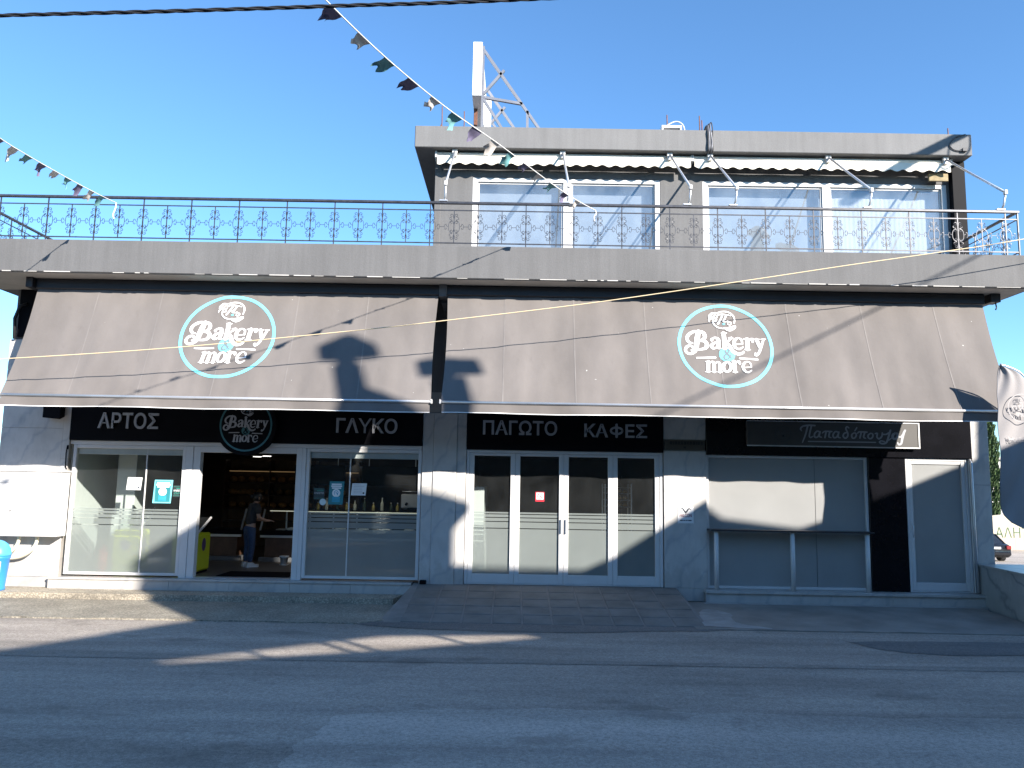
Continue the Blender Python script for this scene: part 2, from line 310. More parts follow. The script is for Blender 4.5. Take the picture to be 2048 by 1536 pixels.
LOGO = dict(W=[[(-0.47,0.303,0.0696),(-0.499,0.197,0.0928),(-0.527,0.056,0.0928),(-0.545,-0.041,0.087),(-0.576,-0.118,0.0673),(-0.646,-0.17,0.0557),(-0.719,-0.158,0.0534),(-0.747,-0.094,0.0534),(-0.715,-0.024,0.051),(-0.646,-0.004,0.0464),(-0.604,-0.042,0.0394),(-0.617,-0.087,0.0278),(-0.645,-0.096,0.0186)],[(-0.471,0.299,0.0464),(-0.568,0.294,0.0534),(-0.658,0.236,0.058),(-0.699,0.154,0.0603),(-0.67,0.074,0.051),(-0.602,0.052,0.0255)],[(-0.471,0.299,0.0464),(-0.394,0.281,0.0603),(-0.364,0.211,0.0719),(-0.389,0.14,0.0557),(-0.478,0.099,0.0302)],[(-0.478,0.099,0.0302),(-0.37,0.087,0.0603),(-0.342,0.011,0.0766),(-0.385,-0.059,0.0603),(-0.507,-0.085,0.0348)],[(-0.248,0.104,0.0348),(-0.245,0.118,0.0603),(-0.226,0.149,0.0394),(-0.175,0.168,0.0418),(-0.127,0.137,0.0696),(-0.124,0.05,0.0766),(-0.136,-0.033,0.0696),(-0.109,-0.054,0.0348)],[(-0.127,0.085,0.0232),(-0.212,0.051,0.0464),(-0.26,-0.008,0.065),(-0.231,-0.056,0.0464),(-0.142,-0.027,0.0255)],[(-0.012,0.266,0.0696),(-0.012,0.15,0.0789),(-0.019,-0.052,0.0812)],[(-0.056,0.267,0.0162),(-0.008,0.263,0.0302),(0.044,0.269,0.0162)],[(-0.073,-0.057,0.0162),(-0.019,-0.052,0.0302),(0.035,-0.055,0.0162)],[(0.02,0.046,0.0232),(0.071,0.11,0.0394),(0.125,0.16,0.051)],[(0.065,0.159,0.0162),(0.114,0.167,0.0255),(0.153,0.16,0.0162)],[(0.022,0.067,0.0348),(0.07,-0.009,0.065),(0.112,-0.111,0.0696),(0.189,-0.172,0.065),(0.267,-0.166,0.051),(0.319,-0.132,0.0394),(0.317,-0.118,0.0278)],[(0.158,0.025,0.0186),(0.225,0.032,0.0209),(0.308,0.042,0.0186)],[(0.313,0.042,0.0348),(0.308,0.128,0.0394),(0.25,0.167,0.0302),(0.184,0.119,0.0534),(0.156,0.035,0.065),(0.178,-0.044,0.0534),(0.243,-0.07,0.0394),(0.321,-0.022,0.0186)],[(0.42,0.152,0.0743),(0.407,0.047,0.0766),(0.393,-0.067,0.0766)],[(0.345,0.154,0.0162),(0.396,0.153,0.0302),(0.45,0.154,0.0209)],[(0.344,-0.074,0.0162),(0.399,-0.07,0.0278),(0.455,-0.072,0.0162)],[(0.425,0.096,0.0232),(0.48,0.153,0.0348),(0.522,0.154,0.051)],[(0.516,0.132,0.051),(0.516,0.118,0.058),(0.513,0.104,0.0464)],[(0.594,0.151,0.058),(0.616,0.065,0.0673),(0.644,-0.025,0.0627)],[(0.721,0.153,0.0394),(0.684,0.052,0.0418),(0.649,-0.032,0.0464),(0.606,-0.129,0.0441),(0.557,-0.185,0.0418)],[(0.54,-0.155,0.0464),(0.54,-0.172,0.058),(0.545,-0.186,0.0464)],[(0.534,0.152,0.0139),(0.594,0.151,0.0278),(0.649,0.155,0.0139)],[(0.673,0.155,0.0139),(0.721,0.153,0.0232),(0.758,0.16,0.0139)],[(-0.55,-0.261,0.0325),(-0.38,-0.258,0.0325),(-0.213,-0.252,0.0325)],[(0.228,-0.271,0.0325),(0.391,-0.273,0.0325),(0.56,-0.278,0.0325)],[(-0.353,-0.342,0.058),(-0.366,-0.448,0.0627),(-0.379,-0.549,0.0627)],[(-0.403,-0.34,0.0139),(-0.359,-0.342,0.0255),(-0.329,-0.342,0.0139)],[(-0.427,-0.557,0.0139),(-0.38,-0.553,0.0255),(-0.329,-0.555,0.0139)],[(-0.346,-0.393,0.0186),(-0.294,-0.345,0.0302),(-0.258,-0.365,0.051),(-0.259,-0.446,0.0603),(-0.272,-0.551,0.0603)],[(-0.309,-0.554,0.0139),(-0.27,-0.551,0.0255),(-0.23,-0.553,0.0139)],[(-0.245,-0.392,0.0186),(-0.193,-0.347,0.0302),(-0.154,-0.369,0.051),(-0.155,-0.451,0.0603),(-0.164,-0.552,0.0603)],[(-0.203,-0.555,0.0139),(-0.164,-0.552,0.0255),(-0.117,-0.553,0.0139)],[(-0.015,-0.346,0.0302),(-0.066,-0.381,0.0534),(-0.091,-0.449,0.0627),(-0.078,-0.523,0.0534),(-0.034,-0.552,0.0325),(0.019,-0.521,0.0534),(0.048,-0.447,0.0627),(0.032,-0.379,0.0534),(-0.015,-0.346,0.0302)],[(0.117,-0.337,0.058),(0.112,-0.445,0.0627),(0.109,-0.553,0.0627)],[(0.073,-0.334,0.0139),(0.117,-0.337,0.0255),(0.146,-0.337,0.0139)],[(0.064,-0.561,0.0139),(0.109,-0.557,0.0255),(0.156,-0.559,0.0139)],[(0.128,-0.391,0.0186),(0.169,-0.343,0.0302),(0.211,-0.345,0.0441)],[(0.212,-0.362,0.0418),(0.213,-0.373,0.051),(0.212,-0.385,0.0418)],[(0.261,-0.465,0.0162),(0.339,-0.459,0.0186),(0.415,-0.446,0.0162)],[(0.417,-0.446,0.0278),(0.411,-0.368,0.0325),(0.355,-0.337,0.0255),(0.293,-0.376,0.0441),(0.265,-0.456,0.0534),(0.284,-0.532,0.0464),(0.344,-0.561,0.0348),(0.418,-0.514,0.0162)],[(0.21,0.48,0.0232),(0.226,0.567,0.0278),(0.194,0.66,0.0302),(0.109,0.72,0.0302),(-0.001,0.728,0.0278),(-0.09,0.698,0.0232)],[(-0.188,0.515,0.0232),(-0.165,0.444,0.0278),(-0.098,0.386,0.0278),(-0.004,0.359,0.0232)],[(-0.256,0.507,0.0116),(-0.245,0.557,0.0302),(-0.2,0.584,0.0302)],[(-0.2,0.584,0.0116),(-0.212,0.644,0.0302),(-0.176,0.696,0.0302),(-0.127,0.697,0.0139)],[(-0.2,0.584,0.0116),(-0.158,0.631,0.0302),(-0.115,0.697,0.0232)],[(-0.248,0.593,0.0302),(-0.245,0.644,0.0232),(-0.188,0.703,0.0186)],[(-0.178,0.559,0.0278),(-0.138,0.588,0.0302),(-0.115,0.553,0.0278),(-0.146,0.513,0.0278),(-0.178,0.53,0.0232)],[(-0.101,0.596,0.0162),(-0.101,0.635,0.0255),(-0.057,0.662,0.0278),(0.041,0.664,0.0278),(0.161,0.64,0.0162)],[(0.004,0.656,0.0302),(-0.037,0.561,0.0325),(-0.097,0.46,0.0348)],[(0.077,0.65,0.0302),(0.036,0.563,0.0325),(0.007,0.519,0.0302),(0.048,0.506,0.0209),(0.099,0.524,0.0139)],[(0.082,0.478,0.0162),(0.115,0.5,0.0278),(0.149,0.479,0.0278),(0.12,0.438,0.0232),(0.089,0.452,0.0209)],[(0.01,0.376,0.0232),(0.043,0.342,0.0325),(0.1,0.314,0.0278),(0.163,0.337,0.0255),(0.225,0.395,0.0209),(0.222,0.423,0.0139)],[(0.095,0.378,0.0255),(0.146,0.393,0.0278),(0.204,0.423,0.0186)],[(0.034,0.377,0.0186),(0.093,0.357,0.0255),(0.167,0.372,0.0209)]],
T=[[(0.007,0.462,0.0348),(0.014,0.462,0.0394),(0.022,0.462,0.0348)]],
G=[[(0.077,-0.266,0.0162),(0.031,-0.202,0.0278),(-0.012,-0.139,0.0302),(-0.015,-0.097,0.0232),(0.02,-0.08,0.0162),(0.047,-0.107,0.0209),(0.026,-0.154,0.0232),(-0.029,-0.199,0.0232),(-0.055,-0.245,0.0278),(-0.033,-0.29,0.0255),(0.023,-0.275,0.0186),(0.065,-0.215,0.0162),(0.086,-0.188,0.0116)]],
D=[[(0.008,-0.189,0.116)]])
SCRIPT = [[(-0.79,0.068,0.0188),(-0.81,0.106,0.0314),(-0.764,0.154,0.0314),(-0.654,0.174,0.0314),(-0.536,0.171,0.0314)],[(-0.673,0.164,0.0314),(-0.719,-0.002,0.0314),(-0.781,-0.152,0.022)],[(-0.604,0.16,0.0314),(-0.647,-0.016,0.0314),(-0.626,-0.057,0.0283),(-0.582,-0.034,0.022)],[(-0.446,0.05,0.0283),(-0.5,0.065,0.0283),(-0.549,0.009,0.0314),(-0.543,-0.049,0.0314),(-0.488,-0.042,0.0283),(-0.451,0.034,0.0283)],[(-0.441,0.058,0.0283),(-0.459,-0.029,0.0314),(-0.417,-0.05,0.022)],[(-0.399,0.032,0.022),(-0.351,0.064,0.0283),(-0.221,0.062,0.0283)],[(-0.328,0.06,0.0314),(-0.355,-0.055,0.0314)],[(-0.257,0.061,0.0314),(-0.28,-0.034,0.0314),(-0.24,-0.053,0.022)],[(-0.093,0.048,0.0283),(-0.152,0.063,0.0283),(-0.198,0.007,0.0314),(-0.19,-0.049,0.0314),(-0.135,-0.042,0.0283),(-0.096,0.032,0.0283)],[(-0.088,0.056,0.0283),(-0.106,-0.035,0.0314),(-0.065,-0.054,0.022)],[(0.102,0.138,0.0251),(0.068,0.161,0.0251),(0.045,0.121,0.0283),(0.077,0.043,0.0314),(0.074,-0.023,0.0314),(0.029,-0.06,0.0314),(-0.01,-0.024,0.0314),(0.01,0.031,0.0283),(0.056,0.047,0.0251)],[(0.198,0.045,0.0251),(0.154,0.01,0.0314),(0.158,-0.047,0.0314),(0.198,-0.057,0.0283),(0.234,-0.017,0.0314),(0.233,0.033,0.0283),(0.198,0.045,0.0251)],[(0.253,0.144,0.0251),(0.215,0.085,0.0251)],[(0.265,0.038,0.022),(0.3,0.066,0.0283),(0.441,0.062,0.0283)],[(0.335,0.063,0.0314),(0.305,-0.05,0.0314)],[(0.402,0.061,0.0314),(0.375,-0.033,0.0314),(0.413,-0.055,0.022)],[(0.511,0.043,0.0251),(0.463,0.006,0.0314),(0.468,-0.048,0.0314),(0.512,-0.059,0.0283),(0.548,-0.02,0.0314),(0.547,0.029,0.0283),(0.511,0.043,0.0251)],[(0.597,0.036,0.0251),(0.637,0.043,0.0283),(0.626,-0.026,0.0314),(0.664,-0.06,0.0314),(0.717,-0.017,0.0314),(0.731,0.054,0.0251)],[(0.886,0.104,0.0346),(0.849,-0.007,0.0377),(0.802,-0.125,0.0377),(0.723,-0.153,0.0314),(0.669,-0.127,0.0251),(0.698,-0.1,0.022),(0.764,-0.11,0.022)],[(0.746,0.026,0.0283),(0.801,0.027,0.0283),(0.852,0.056,0.0283)],[(0.846,-0.085,0.022),(0.908,-0.037,0.022)],[(0.982,0.055,0.0377),(0.929,0.018,0.0471),(0.926,-0.04,0.0471),(0.973,-0.059,0.0408),(1.015,-0.019,0.044),(1.018,0.036,0.0408),(0.982,0.055,0.0377)],[(1.011,0.004,0.0283),(1.065,-0.022,0.0283),(1.106,0.021,0.0283)],[(1.162,0.106,0.0408),(1.134,0.053,0.0471),(1.098,-0.065,0.0471),(1.078,-0.144,0.0408),(1.031,-0.163,0.0377),(1.013,-0.132,0.0314)],[(-0.671,-0.133,0.022),(-0.036,-0.13,0.022),(0.598,-0.13,0.022)]]
# ------------------------------------------------------------------ ground, road, pavements
def sstep(a, b, x): x = max(0, min(1, (x - a) / (b - a))); return x * x * (3 - 2 * x)
def gz(x, y): return -.16 - 1.6 * sstep(3, 30, y)
def gfn(u, v):
    k = lambda t: (abs(t * 2 - 1) ** 2.6) * (1 if t > .5 else -1)
    x, y = 400 * k(u), 400 * k(v) + 10; return (x, y, gz(x, y))
ASPH = m_asphalt('asphalt', .33, (1, .87, .74)); ASPH_D = m_asphalt('asphalt_dark', .17, (1, .94, .88), worn=.15, crack=False); ASPH_L = m_asphalt('asphalt_pale', .42, (1, .88, .76), worn=.18)
PEB = m_pebble('pebbled_concrete', (.46, .40, .31)); EARTH = M('dry_ground', (.16, .14, .10), .9, var=.3, vs_=.6, bmp=.5, bs=8)
solo('ground', MB().grid(60, 60, gfn), EARTH, kind='structure')
solo('road', MB().grid(80, 12, lambda u, v: (-90 + 180 * u, -26 + 23.46 * v, -.12)), ASPH, kind='structure')
solo('side_road', MB().grid(20, 40, lambda u, v: (9.6 + 50 * u, -2.5 + 60 * v, gz(9.6, -2.5 + 60 * v) + .035)), ASPH_L, kind='structure')
def blob(pts, k=5, amp=.05):
    P = spline([*pts, pts[0]], k)[:-1]; return [(x + rnd.uniform(-amp, amp), y + rnd.uniform(-amp, amp) * .7) for x, y in P]
def sheet(name, pts, z, mat):
    return solo(name, MB().add([(x, y, z) for x, y in pts], [tuple(range(len(pts)))]), mat, kind='structure')
sheet('asphalt_patch', blob([(4.9, -3.28), (5.6, -4.05), (8, -4.0), (14, -3.95), (14, -3.2), (7.5, -3.12)], 8, .035), -.114, ASPH_D)
sheet('asphalt_patch', blob([(-1.75, -8.8), (-1.72, -7.9), (-1.5, -7.25), (-.1, -6.98), (1.5, -6.95), (3.4, -7.05), (6, -7.1), (6, -8.0), (5.5, -10), (2, -11), (-1.4, -10.5)], 7, .06), -.1145, ASPH_L)
sheet('asphalt_patch', blob([(-2.3, -2.62), (-1.2, -2.9), (.8, -2.98), (2.4, -2.72), (3.2, -2.62), (3.1, -2.3), (-1.9, -2.3)], 6, .03), -.1135, ASPH_D)
sheet('asphalt_patch', blob([(-9, -4.55), (-3, -4.85), (0, -4.78), (3.2, -4.82), (8, -4.7), (12, -4.8), (12, -5.0), (4, -5.0), (0, -5.02), (-5, -5.1), (-9, -4.9)], 6, .03), -.1152, m_asphalt('asphalt_seam', .27, (1, .89, .77), worn=.2, crack=False))
# left pavement: upper strip, pebbled kerb face, wide pebbled apron that dies into the road
def edge(x0, x1, y, amp, step=.22):
    n = int((x1 - x0) / step); return [(x0 + (x1 - x0) * i / n, y + rnd.uniform(-amp, amp)) for i in range(n + 1)]
solo('pavement', MB().slab([(-16, .02), (-16, -.66), *edge(-15.9, -2.1, -.68, .015), (-1.95, .02)], -.14, -.002), PEB, kind='structure')
solo('pavement_apron', MB().slab([(-16, -.6), *edge(-16, -2.35, -2.52, .05), (-1.98, -2.2), (-1.96, -.6)], -.15, -.104), m_pebble('pebbled_apron', (.37, .33, .26)), kind='structure')
# right pavement slopes from the marble step to the road
mb = MB(); e = edge(2.9, 8.6, -2.5, .04); top = [(x, -.2, -.035) for x, _ in e]; bot = [(x, y, -.108) for x, y in e]; n = len(e)
mb.add(top + bot, [(i, i + n, i + n + 1, i + 1) for i in range(n - 1)]).add(bot + [(x, y, -.14) for x, y, _ in bot], [(i, i + n, i + n + 1, i + 1) for i in range(n - 1)])
solo('pavement', mb, M('worn_concrete', (.25, .225, .195), .9, var=.22, vs_=1.5, bmp=.5, bs=60), kind='structure')
P3 = blob([(3.0, -2.3), (3.25, -1.2), (3.5, -.9), (3.75, -1.3), (3.65, -2.0), (4.1, -2.45)], 5, .02); solo('concrete_patch', MB().add([(x, y, -.035 - (-.2 - y) / 2.3 * .073 + .006) for x, y in P3], [tuple(range(len(P3)))]), CONC, kind='structure')
# paved ramp up to the folding doors
def rz_(y): return .185 + (y + .05) * .1298
ramp_o = thing('entrance_ramp', 'low grey ramp of square concrete tiles sloping from the road up to the folding doors', 'ramp', (.6, -1.2, -.12))
xl, xr = lambda y: -1.82 + (y + .05) * .07, lambda y: 3.1 + (y + .05) * .06
mb = MB(); ys = [-.02, -2.42]
V = [(xl(y), y, rz_(y)) for y in ys] + [(xr(y), y, rz_(y)) for y in ys] + [(xl(y) - .12, y, -.15) for y in ys] + [(xr(y) + .2, y, -.15) for y in ys]
mb.add(V, [(0, 1, 3, 2), (0, 4, 5, 1), (2, 3, 7, 6), (1, 5, 7, 3)]); part('ramp_bed', mb, M('ramp_mortar', (.235, .215, .195), .9, var=.2, bmp=.3), ramp_o)
TILE = M('ramp_tile', (.18, .168, .152), .9, var=.25, vs_=2.2, bmp=.5, bs=80)
tile_me = None
for j in range(5):
    for i in range(10):
        y0 = -.06 - j * .46; x0 = -1.74 + i * .483; a = .453; b = .432
        tb = MB(); V = []
        for dz, ins in ((-.02, 0), (.007, 0), (.012, .008)):
            V += [(px_, py_, rz_(py_) - rz_(-.06 - .23) + dz) for px_, py_ in ((ins - a / 2, ins - b / 2), (a / 2 - ins, ins - b / 2), (a / 2 - ins, b / 2 - ins), (ins - a / 2, b / 2 - ins))]
        if tile_me is None:
            sh_ = rz_(-1) - rz_(0); V = []
            for dz, ins in ((-.02, 0), (.006, 0), (.012, .01)):
                V += [(px_, py_, -sh_ * py_ + dz) for px_, py_ in ((ins - a / 2, ins - b / 2), (a / 2 - ins, ins - b / 2), (a / 2 - ins, b / 2 - ins), (ins - a / 2, b / 2 - ins))]
            tb.add(V, [(0, 1, 5, 4), (1, 2, 6, 5), (2, 3, 7, 6), (3, 0, 4, 7), (4, 5, 9, 8), (5, 6, 10, 9), (6, 7, 11, 10), (7, 4, 8, 11), (8, 9, 10, 11)]); tile_me = mesh('tile', tb, TILE)
        yc = y0 - .23; share('tile', tile_me, ramp_o, (x0 + .24 + rnd.uniform(-.004, .004), yc, rz_(yc) + rnd.uniform(-.004, .003)))

# ------------------------------------------------------------------ the building
B = thing('bakery_building', 'two-storey grey bakery building with marble shopfront and terrace', 'building', (0, 0, 0))
part('balcony_slab', MB().bbox(-10.18, 9.27, -1.4, 9.6, 5.7, 6.3, .012), GREY, B)
part('soffit', MB().box(-10.1, 9.2, -1.36, -.02, 5.69, 5.6985), M('soffit_paint', (.42, .395, .36), .8, var=.12), B)
mb = MB()   # rough paint edge left along the bottom of the slab face
x = -10.1
while x < 9.2:
    L_ = rnd.uniform(.05, .5)
    if rnd.random() < .75: mb.box(x, min(x + L_, 9.25), -1.404, -1.39, 5.697, 5.703 + rnd.uniform(.0, .012))
    x += L_ + rnd.uniform(.02, .25)
tag(part('flaked_paint_edge', mb, M('flaked_paint', (.5, .48, .45), .8), B), kind='stuff')
UPW = m_plaster('shopfront_wall', (.16, .155, .152)); 
part('wall', MB().box(-9.78, 9.08, .0, .25, 3.42, 5.688), UPW, B)
part('side_wall', MB().box(-9.80, -9.55, .25, 9.4, -.2, 5.697), GREY, B); part('side_wall', MB().box(8.83, 9.07, .25, 9.4, -.2, 5.697), GREY, B)
part('back_wall', MB().box(-9.55, 8.83, 9.2, 9.4, -.2, 5.697), GREY, B)
# marble columns built of slabs on a core
def column(x0, x1, z0, z1, cuts, proud=None):
    c = part('column', MB().box(x0 + .01, x1 - .01, -.012, .25, z0, z1), CONC, B)
    for k, (a, b, c0, c1) in enumerate(cuts): part('marble_panel', MB().bbox(a + .002, b - .002, -.034 - (proud or {}).get(k, 0), -.012, c0 + .002, c1 - .002, .003), MARB, c)
column(-9.83, -8.5, -.1, 4.7, [(-9.83, -8.64, -.0, .19), (-9.83, -8.64, .19, .95), (-9.83, -8.64, .95, 2.05), (-9.83, -8.64, 2.05, 2.98), (-9.83, -8.64, 2.98, 4.1), (-8.64, -8.5, 0, 1.1), (-8.64, -8.5, 1.1, 2.4), (-8.64, -8.5, 2.4, 4.1), (-9.83, -8.5, 4.1, 4.7)], {5: .006, 6: .006, 7: .006})
column(-1.73, -.89, -.05, 3.8, [(-1.73, -1.52, .0, 3.4), (-1.52, -1.07, .0, 2.3), (-1.07, -.89, .0, 3.4), (-1.52, -1.07, 2.3, 3.4)], {1: .018, 3: .018})
column(2.88, 3.69, -.1, 3.8, [(2.88, 3.69, .19, 2.75), (2.88, 3.69, -.05, .19), (2.88, 3.69, 2.97, 3.7)])
column(8.77, 9.10, -.1, 4.6, [(8.77, 9.10, .0, 2.2), (8.77, 9.10, 2.2, 4.5)])
# end of the big beam and the dark recess above the left column
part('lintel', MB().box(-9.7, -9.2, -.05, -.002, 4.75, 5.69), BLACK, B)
# marble steps
st = part('marble_step', MB().box(-8.6, -1.86, -.12, .02, -.05, .15), CONC, B)
for i in range(6): a = -8.62 + i * 1.128; part('step_slab', MB().bbox(a + .002, a + 1.126, -.145, -.12, -.004, .165, .003), MARB, st)
for i in range(5): a = -8.62 + i * 1.3536; part('tread_slab', MB().bbox(a + .002, a + 1.3516, -.165, .12, .167, .205, .004), MARB, st)
st = part('marble_step', MB().box(3.62, 8.76, -.22, .02, -.1, .12), CONC, B)
for a, b in ((3.6, 5.35), (5.35, 7.05), (7.05, 8.77)):
    part('step_slab', MB().bbox(a + .002, b - .002, -.245, -.22, -.06, .13, .003), MARB, st); part('tread_slab', MB().bbox(a + .002, b - .002, -.28, .10, .132, .182, .004), MARB, st)
part('step_slab', MB().bbox(3.55, 8.78, -.36, -.248, -.09, -.035, .004), MARB2, st)

# --- shopfront left: two windows and an open doorway
def bands(mb, x0, x1, y, z0, zt):
    z = zt
    for h in (.03, .05, .06, .11): mb.add([(x0, y, z - h), (x1, y, z - h), (x1, y, z), (x0, y, z)], [(0, 1, 2, 3)]); z -= h + .016
    mb.add([(x0, y, z0), (x1, y, z0), (x1, y, z), (x0, y, z)], [(0, 1, 2, 3)]); return mb
def pane(x0, x1, z0, z1, y, mat, parent, t=.006): return part('pane', MB().add([(x0, y, z0), (x1, y, z0), (x1, y, z1), (x0, y, z1)], [(0, 1, 2, 3)]), mat, parent)
def shop_window(x0, x1, xm, z0=.24, z1=2.68):
    f = part('shop_window', MB().frame(x0, x1, z0, z1, .065, .0, .09, .05), WHITE, B)
    part('shutter_box', MB().bbox(x0 + .07, x1 - .07, .07, .2, 2.50, 2.62), M('shutter_grey', (.45, .46, .46), .5), f)
    part('mullion', MB().bbox(xm - .012, xm + .012, .03, .06, z0 + .05, 2.5), WHITE, f)
    for a, b in ((x0 + .065, xm - .012), (xm + .012, x1 - .065)):
        pane(a, b, z0 + .05, z1 - .065, .045, GLASS, f); part('frosted_film', bands(MB(), a, b, .049, z0 + .05, 1.475), FROST, f)
    return f
shop_window(-8.43, -6.26, -7.02); shop_window(-3.95, -1.74, -3.11)
d = part('doorway', MB().bbox(-6.257, -6.12, -.01, .12, .205, 2.68).bbox(-6.117, -5.98, .0, .15, .205, 2.68).bbox(-4.14, -4.03, .0, .15, .205, 2.68).bbox(-4.027, -3.953, -.01, .12, .205, 2.68).bbox(-5.98, -4.14, .0, .15, 2.57, 2.68), WHITE, B)
part('threshold', MB().bbox(-5.98, -4.14, .0, .2, .206, .222), METAL, d)
part('header', MB().bbox(-8.5, -1.74, .0, .2, 2.683, 2.76), WHITE, B)
# --- folding doors in the middle
fr = part('door_frame', MB().frame(-.885, 2.87, .19, 2.71, .06, -.005, .10, .02), WHITE, B)
for i, (a, b) in enumerate(((-.822, .052), (.056, .980), (.984, 1.915), (1.919, 2.807))):
    dl = part('folding_door', MB().frame(a, b, .213, 2.647, .09, .005, .065, .17, .05), WHITE, B)
    pane(a + .09, b - .09, .383, 2.597, .04, GLASS, dl); part('frosted_film', bands(MB(), a + .09, b - .09, .044, .383, 1.535), FROST, dl)
    if i in (1, 2): part('handle', MB().bbox(b - .055 if i == 1 else a + .03, b - .03 if i == 1 else a + .055, -.03, .004, 1.15, 1.42), METAL, dl)
# --- right: frosted window, black panel, frosted door
f = part('frosted_window', MB().frame(3.70, 6.79, .185, 2.69, .05, .03, .12), WHITE, B)
part('pane', MB().box(3.75, 5.79, .08, .086, .235, 2.64), FROST2, f); part('pane', MB().box(5.80, 6.74, .08, .086, .235, 2.64), FROST2, f)
part('black_panel', MB().bbox(6.793, 7.50, -.01, .1, .186, 2.69), GLOSSB, B)
dr = part('side_door', MB().frame(7.503, 8.70, .186, 2.69, .05, -.0, .12, .02), WHITE, B)
lf = part('door_leaf', MB().frame(7.556, 8.648, .21, 2.637, .075, .012, .07, .15, .06), WHITE, dr)
part('pane', MB().box(7.631, 8.573, .04, .046, .36, 2.577), FROST2, dr); part('handle', MB().tube([(7.60, .0, 1.2), (7.585, -.05, 1.22), (7.585, -.05, 1.42), (7.60, .0, 1.44)], .01), METAL, dr)
part('door_post', MB().bbox(8.703, 8.768, -.02, .1, .186, 2.69), METAL, B)
# --- interior shell
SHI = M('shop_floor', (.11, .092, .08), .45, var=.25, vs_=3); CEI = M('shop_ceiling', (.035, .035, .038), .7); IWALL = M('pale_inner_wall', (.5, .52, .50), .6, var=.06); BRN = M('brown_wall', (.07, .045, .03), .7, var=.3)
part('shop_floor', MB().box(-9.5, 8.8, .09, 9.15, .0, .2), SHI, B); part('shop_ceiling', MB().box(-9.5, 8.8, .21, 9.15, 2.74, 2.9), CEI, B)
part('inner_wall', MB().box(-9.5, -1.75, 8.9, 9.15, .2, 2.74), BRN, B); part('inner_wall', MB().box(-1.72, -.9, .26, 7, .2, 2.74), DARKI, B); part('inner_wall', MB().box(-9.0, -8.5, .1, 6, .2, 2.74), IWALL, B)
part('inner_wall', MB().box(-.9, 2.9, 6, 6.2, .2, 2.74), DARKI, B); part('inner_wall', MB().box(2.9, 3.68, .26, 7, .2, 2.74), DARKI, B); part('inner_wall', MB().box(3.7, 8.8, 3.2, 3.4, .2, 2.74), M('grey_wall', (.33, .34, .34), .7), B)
part('pillar', MB().bbox(-8.0, -7.62, .9, 1.28, .2, 2.74), IWALL, B); part('pillar', MB().bbox(-.82, -.55, .5, 2.6, .2, 2.0), IWALL, B)
part('curtain', MB().grid(60, 1, lambda u, v: (4.25 + u * .85, .3 + .03 * math.sin(u * 60), .25 + 2.4 * v)), M('white_curtain', (.7, .7, .68), .9), B)

# --- upper floor
part('upper_wall', MB().box(-1.73, -.945, .75, .95, 6.301, 8.908).box(3.0, 3.885, .75, .95, 6.301, 8.908).box(9.02, 9.30, .75, .95, 6.301, 8.908).box(-.945, 3.0, .75, .95, 8.465, 8.908).box(3.885, 9.02, .75, .95, 8.465, 8.908), GREY, B)
part('upper_side_wall', MB().box(-1.73, -1.53, .951, 8.8, 6.301, 8.908), GREY, B); part('upper_side_wall', MB().box(9.1, 9.30, .951, 8.8, 6.301, 8.908), GREY, B)
part('corner_pilaster', MB().bbox(9.06, 9.33, .60, .745, 6.302, 8.906), M('black_paint', (.006, .006, .008), .6, spec=.1), B)
part('corner_trim', MB().bbox(-1.735, -1.60, .735, .748, 6.302, 8.906), GREY, B)
rs = part('roof_slab', MB().bbox(-2.13, 9.33, .3, 9.2, 8.91, 9.37, .012), m_plaster('roof_plaster', (.172, .170, .170), .06), B)
inn = M('upper_room', (.34, .36, .38), .8); part('upper_room_wall', MB().box(-1.5, 9.05, 4.5, 4.7, 6.302, 8.9), inn, B)
def upper_window(x0, x1, xm, split):
    f = part('upper_window', MB().frame(x0, x1, 6.31, 8.46, .11, .76, .86, .06, .09).bbox(xm - .085, xm + .085, .77, .85, 6.37, 8.37), WHITE, B)
    for a, b in ((x0 + .11, xm - .085), (xm + .085, x1 - .11)):
        s = part('sash', MB().frame(a, b, 6.371, 8.368, .035, .80, .83), WHITE, f); pane(a + .035, b - .035, 6.4, 8.33, .815, UGLASS, f)
upper_window(-.942, 2.998, 1.05, 0); upper_window(3.888, 9.017, 6.49, 1)
CURT = M('net_curtain', (.62, .61, .60), .9, var=.08)
part('curtain', MB().grid(160, 1, lambda u, v: (6.62 + u * 2.3, 1.0 + .0025 * math.sin(u * 150) + .004 * math.sin(u * 37), 6.32 + 2.05 * v)), CURT, B)
for a, b in ((-.8, 2.9), (3.95, 6.45)): part('brightening_sheet', MB().grid(8, 1, lambda u, v: (a + (b - a) * u, 1.02, 6.32 + 2.08 * v)), M('blue_grey_sheet', (.34, .37, .41), .9, var=.1), B)  # plain blue-grey sheets added behind the panes to brighten the upper glass
part('room_divider', MB().bbox(4.5, 5.3, 1.3, 1.36, 6.31, 7.35).bbox(5.5, 6.0, 1.3, 1.36, 6.31, 7.25), CURT, B)
part('plywood_block', MB().bbox(8.55, 8.95, .55, .60, 8.46, 8.62), M('plywood', (.30, .235, .13), .8, var=.2, vs_=8), B)
part('drain_pipe', MB().tube([(8.74, -.06, .2), (8.735, -.06, 1.4), (8.735, -.06, 2.62), (8.72, -.02, 2.68)], .022, 8), METAL, B)
part('cable_bend', MB().tube([(-9.72, -.08, 4.7), (-9.74, -.1, 5.1), (-9.66, -.1, 5.35), (-9.55, -.06, 5.4)], .03, 8), M('black_cable', (.02, .02, .022), .5), B)
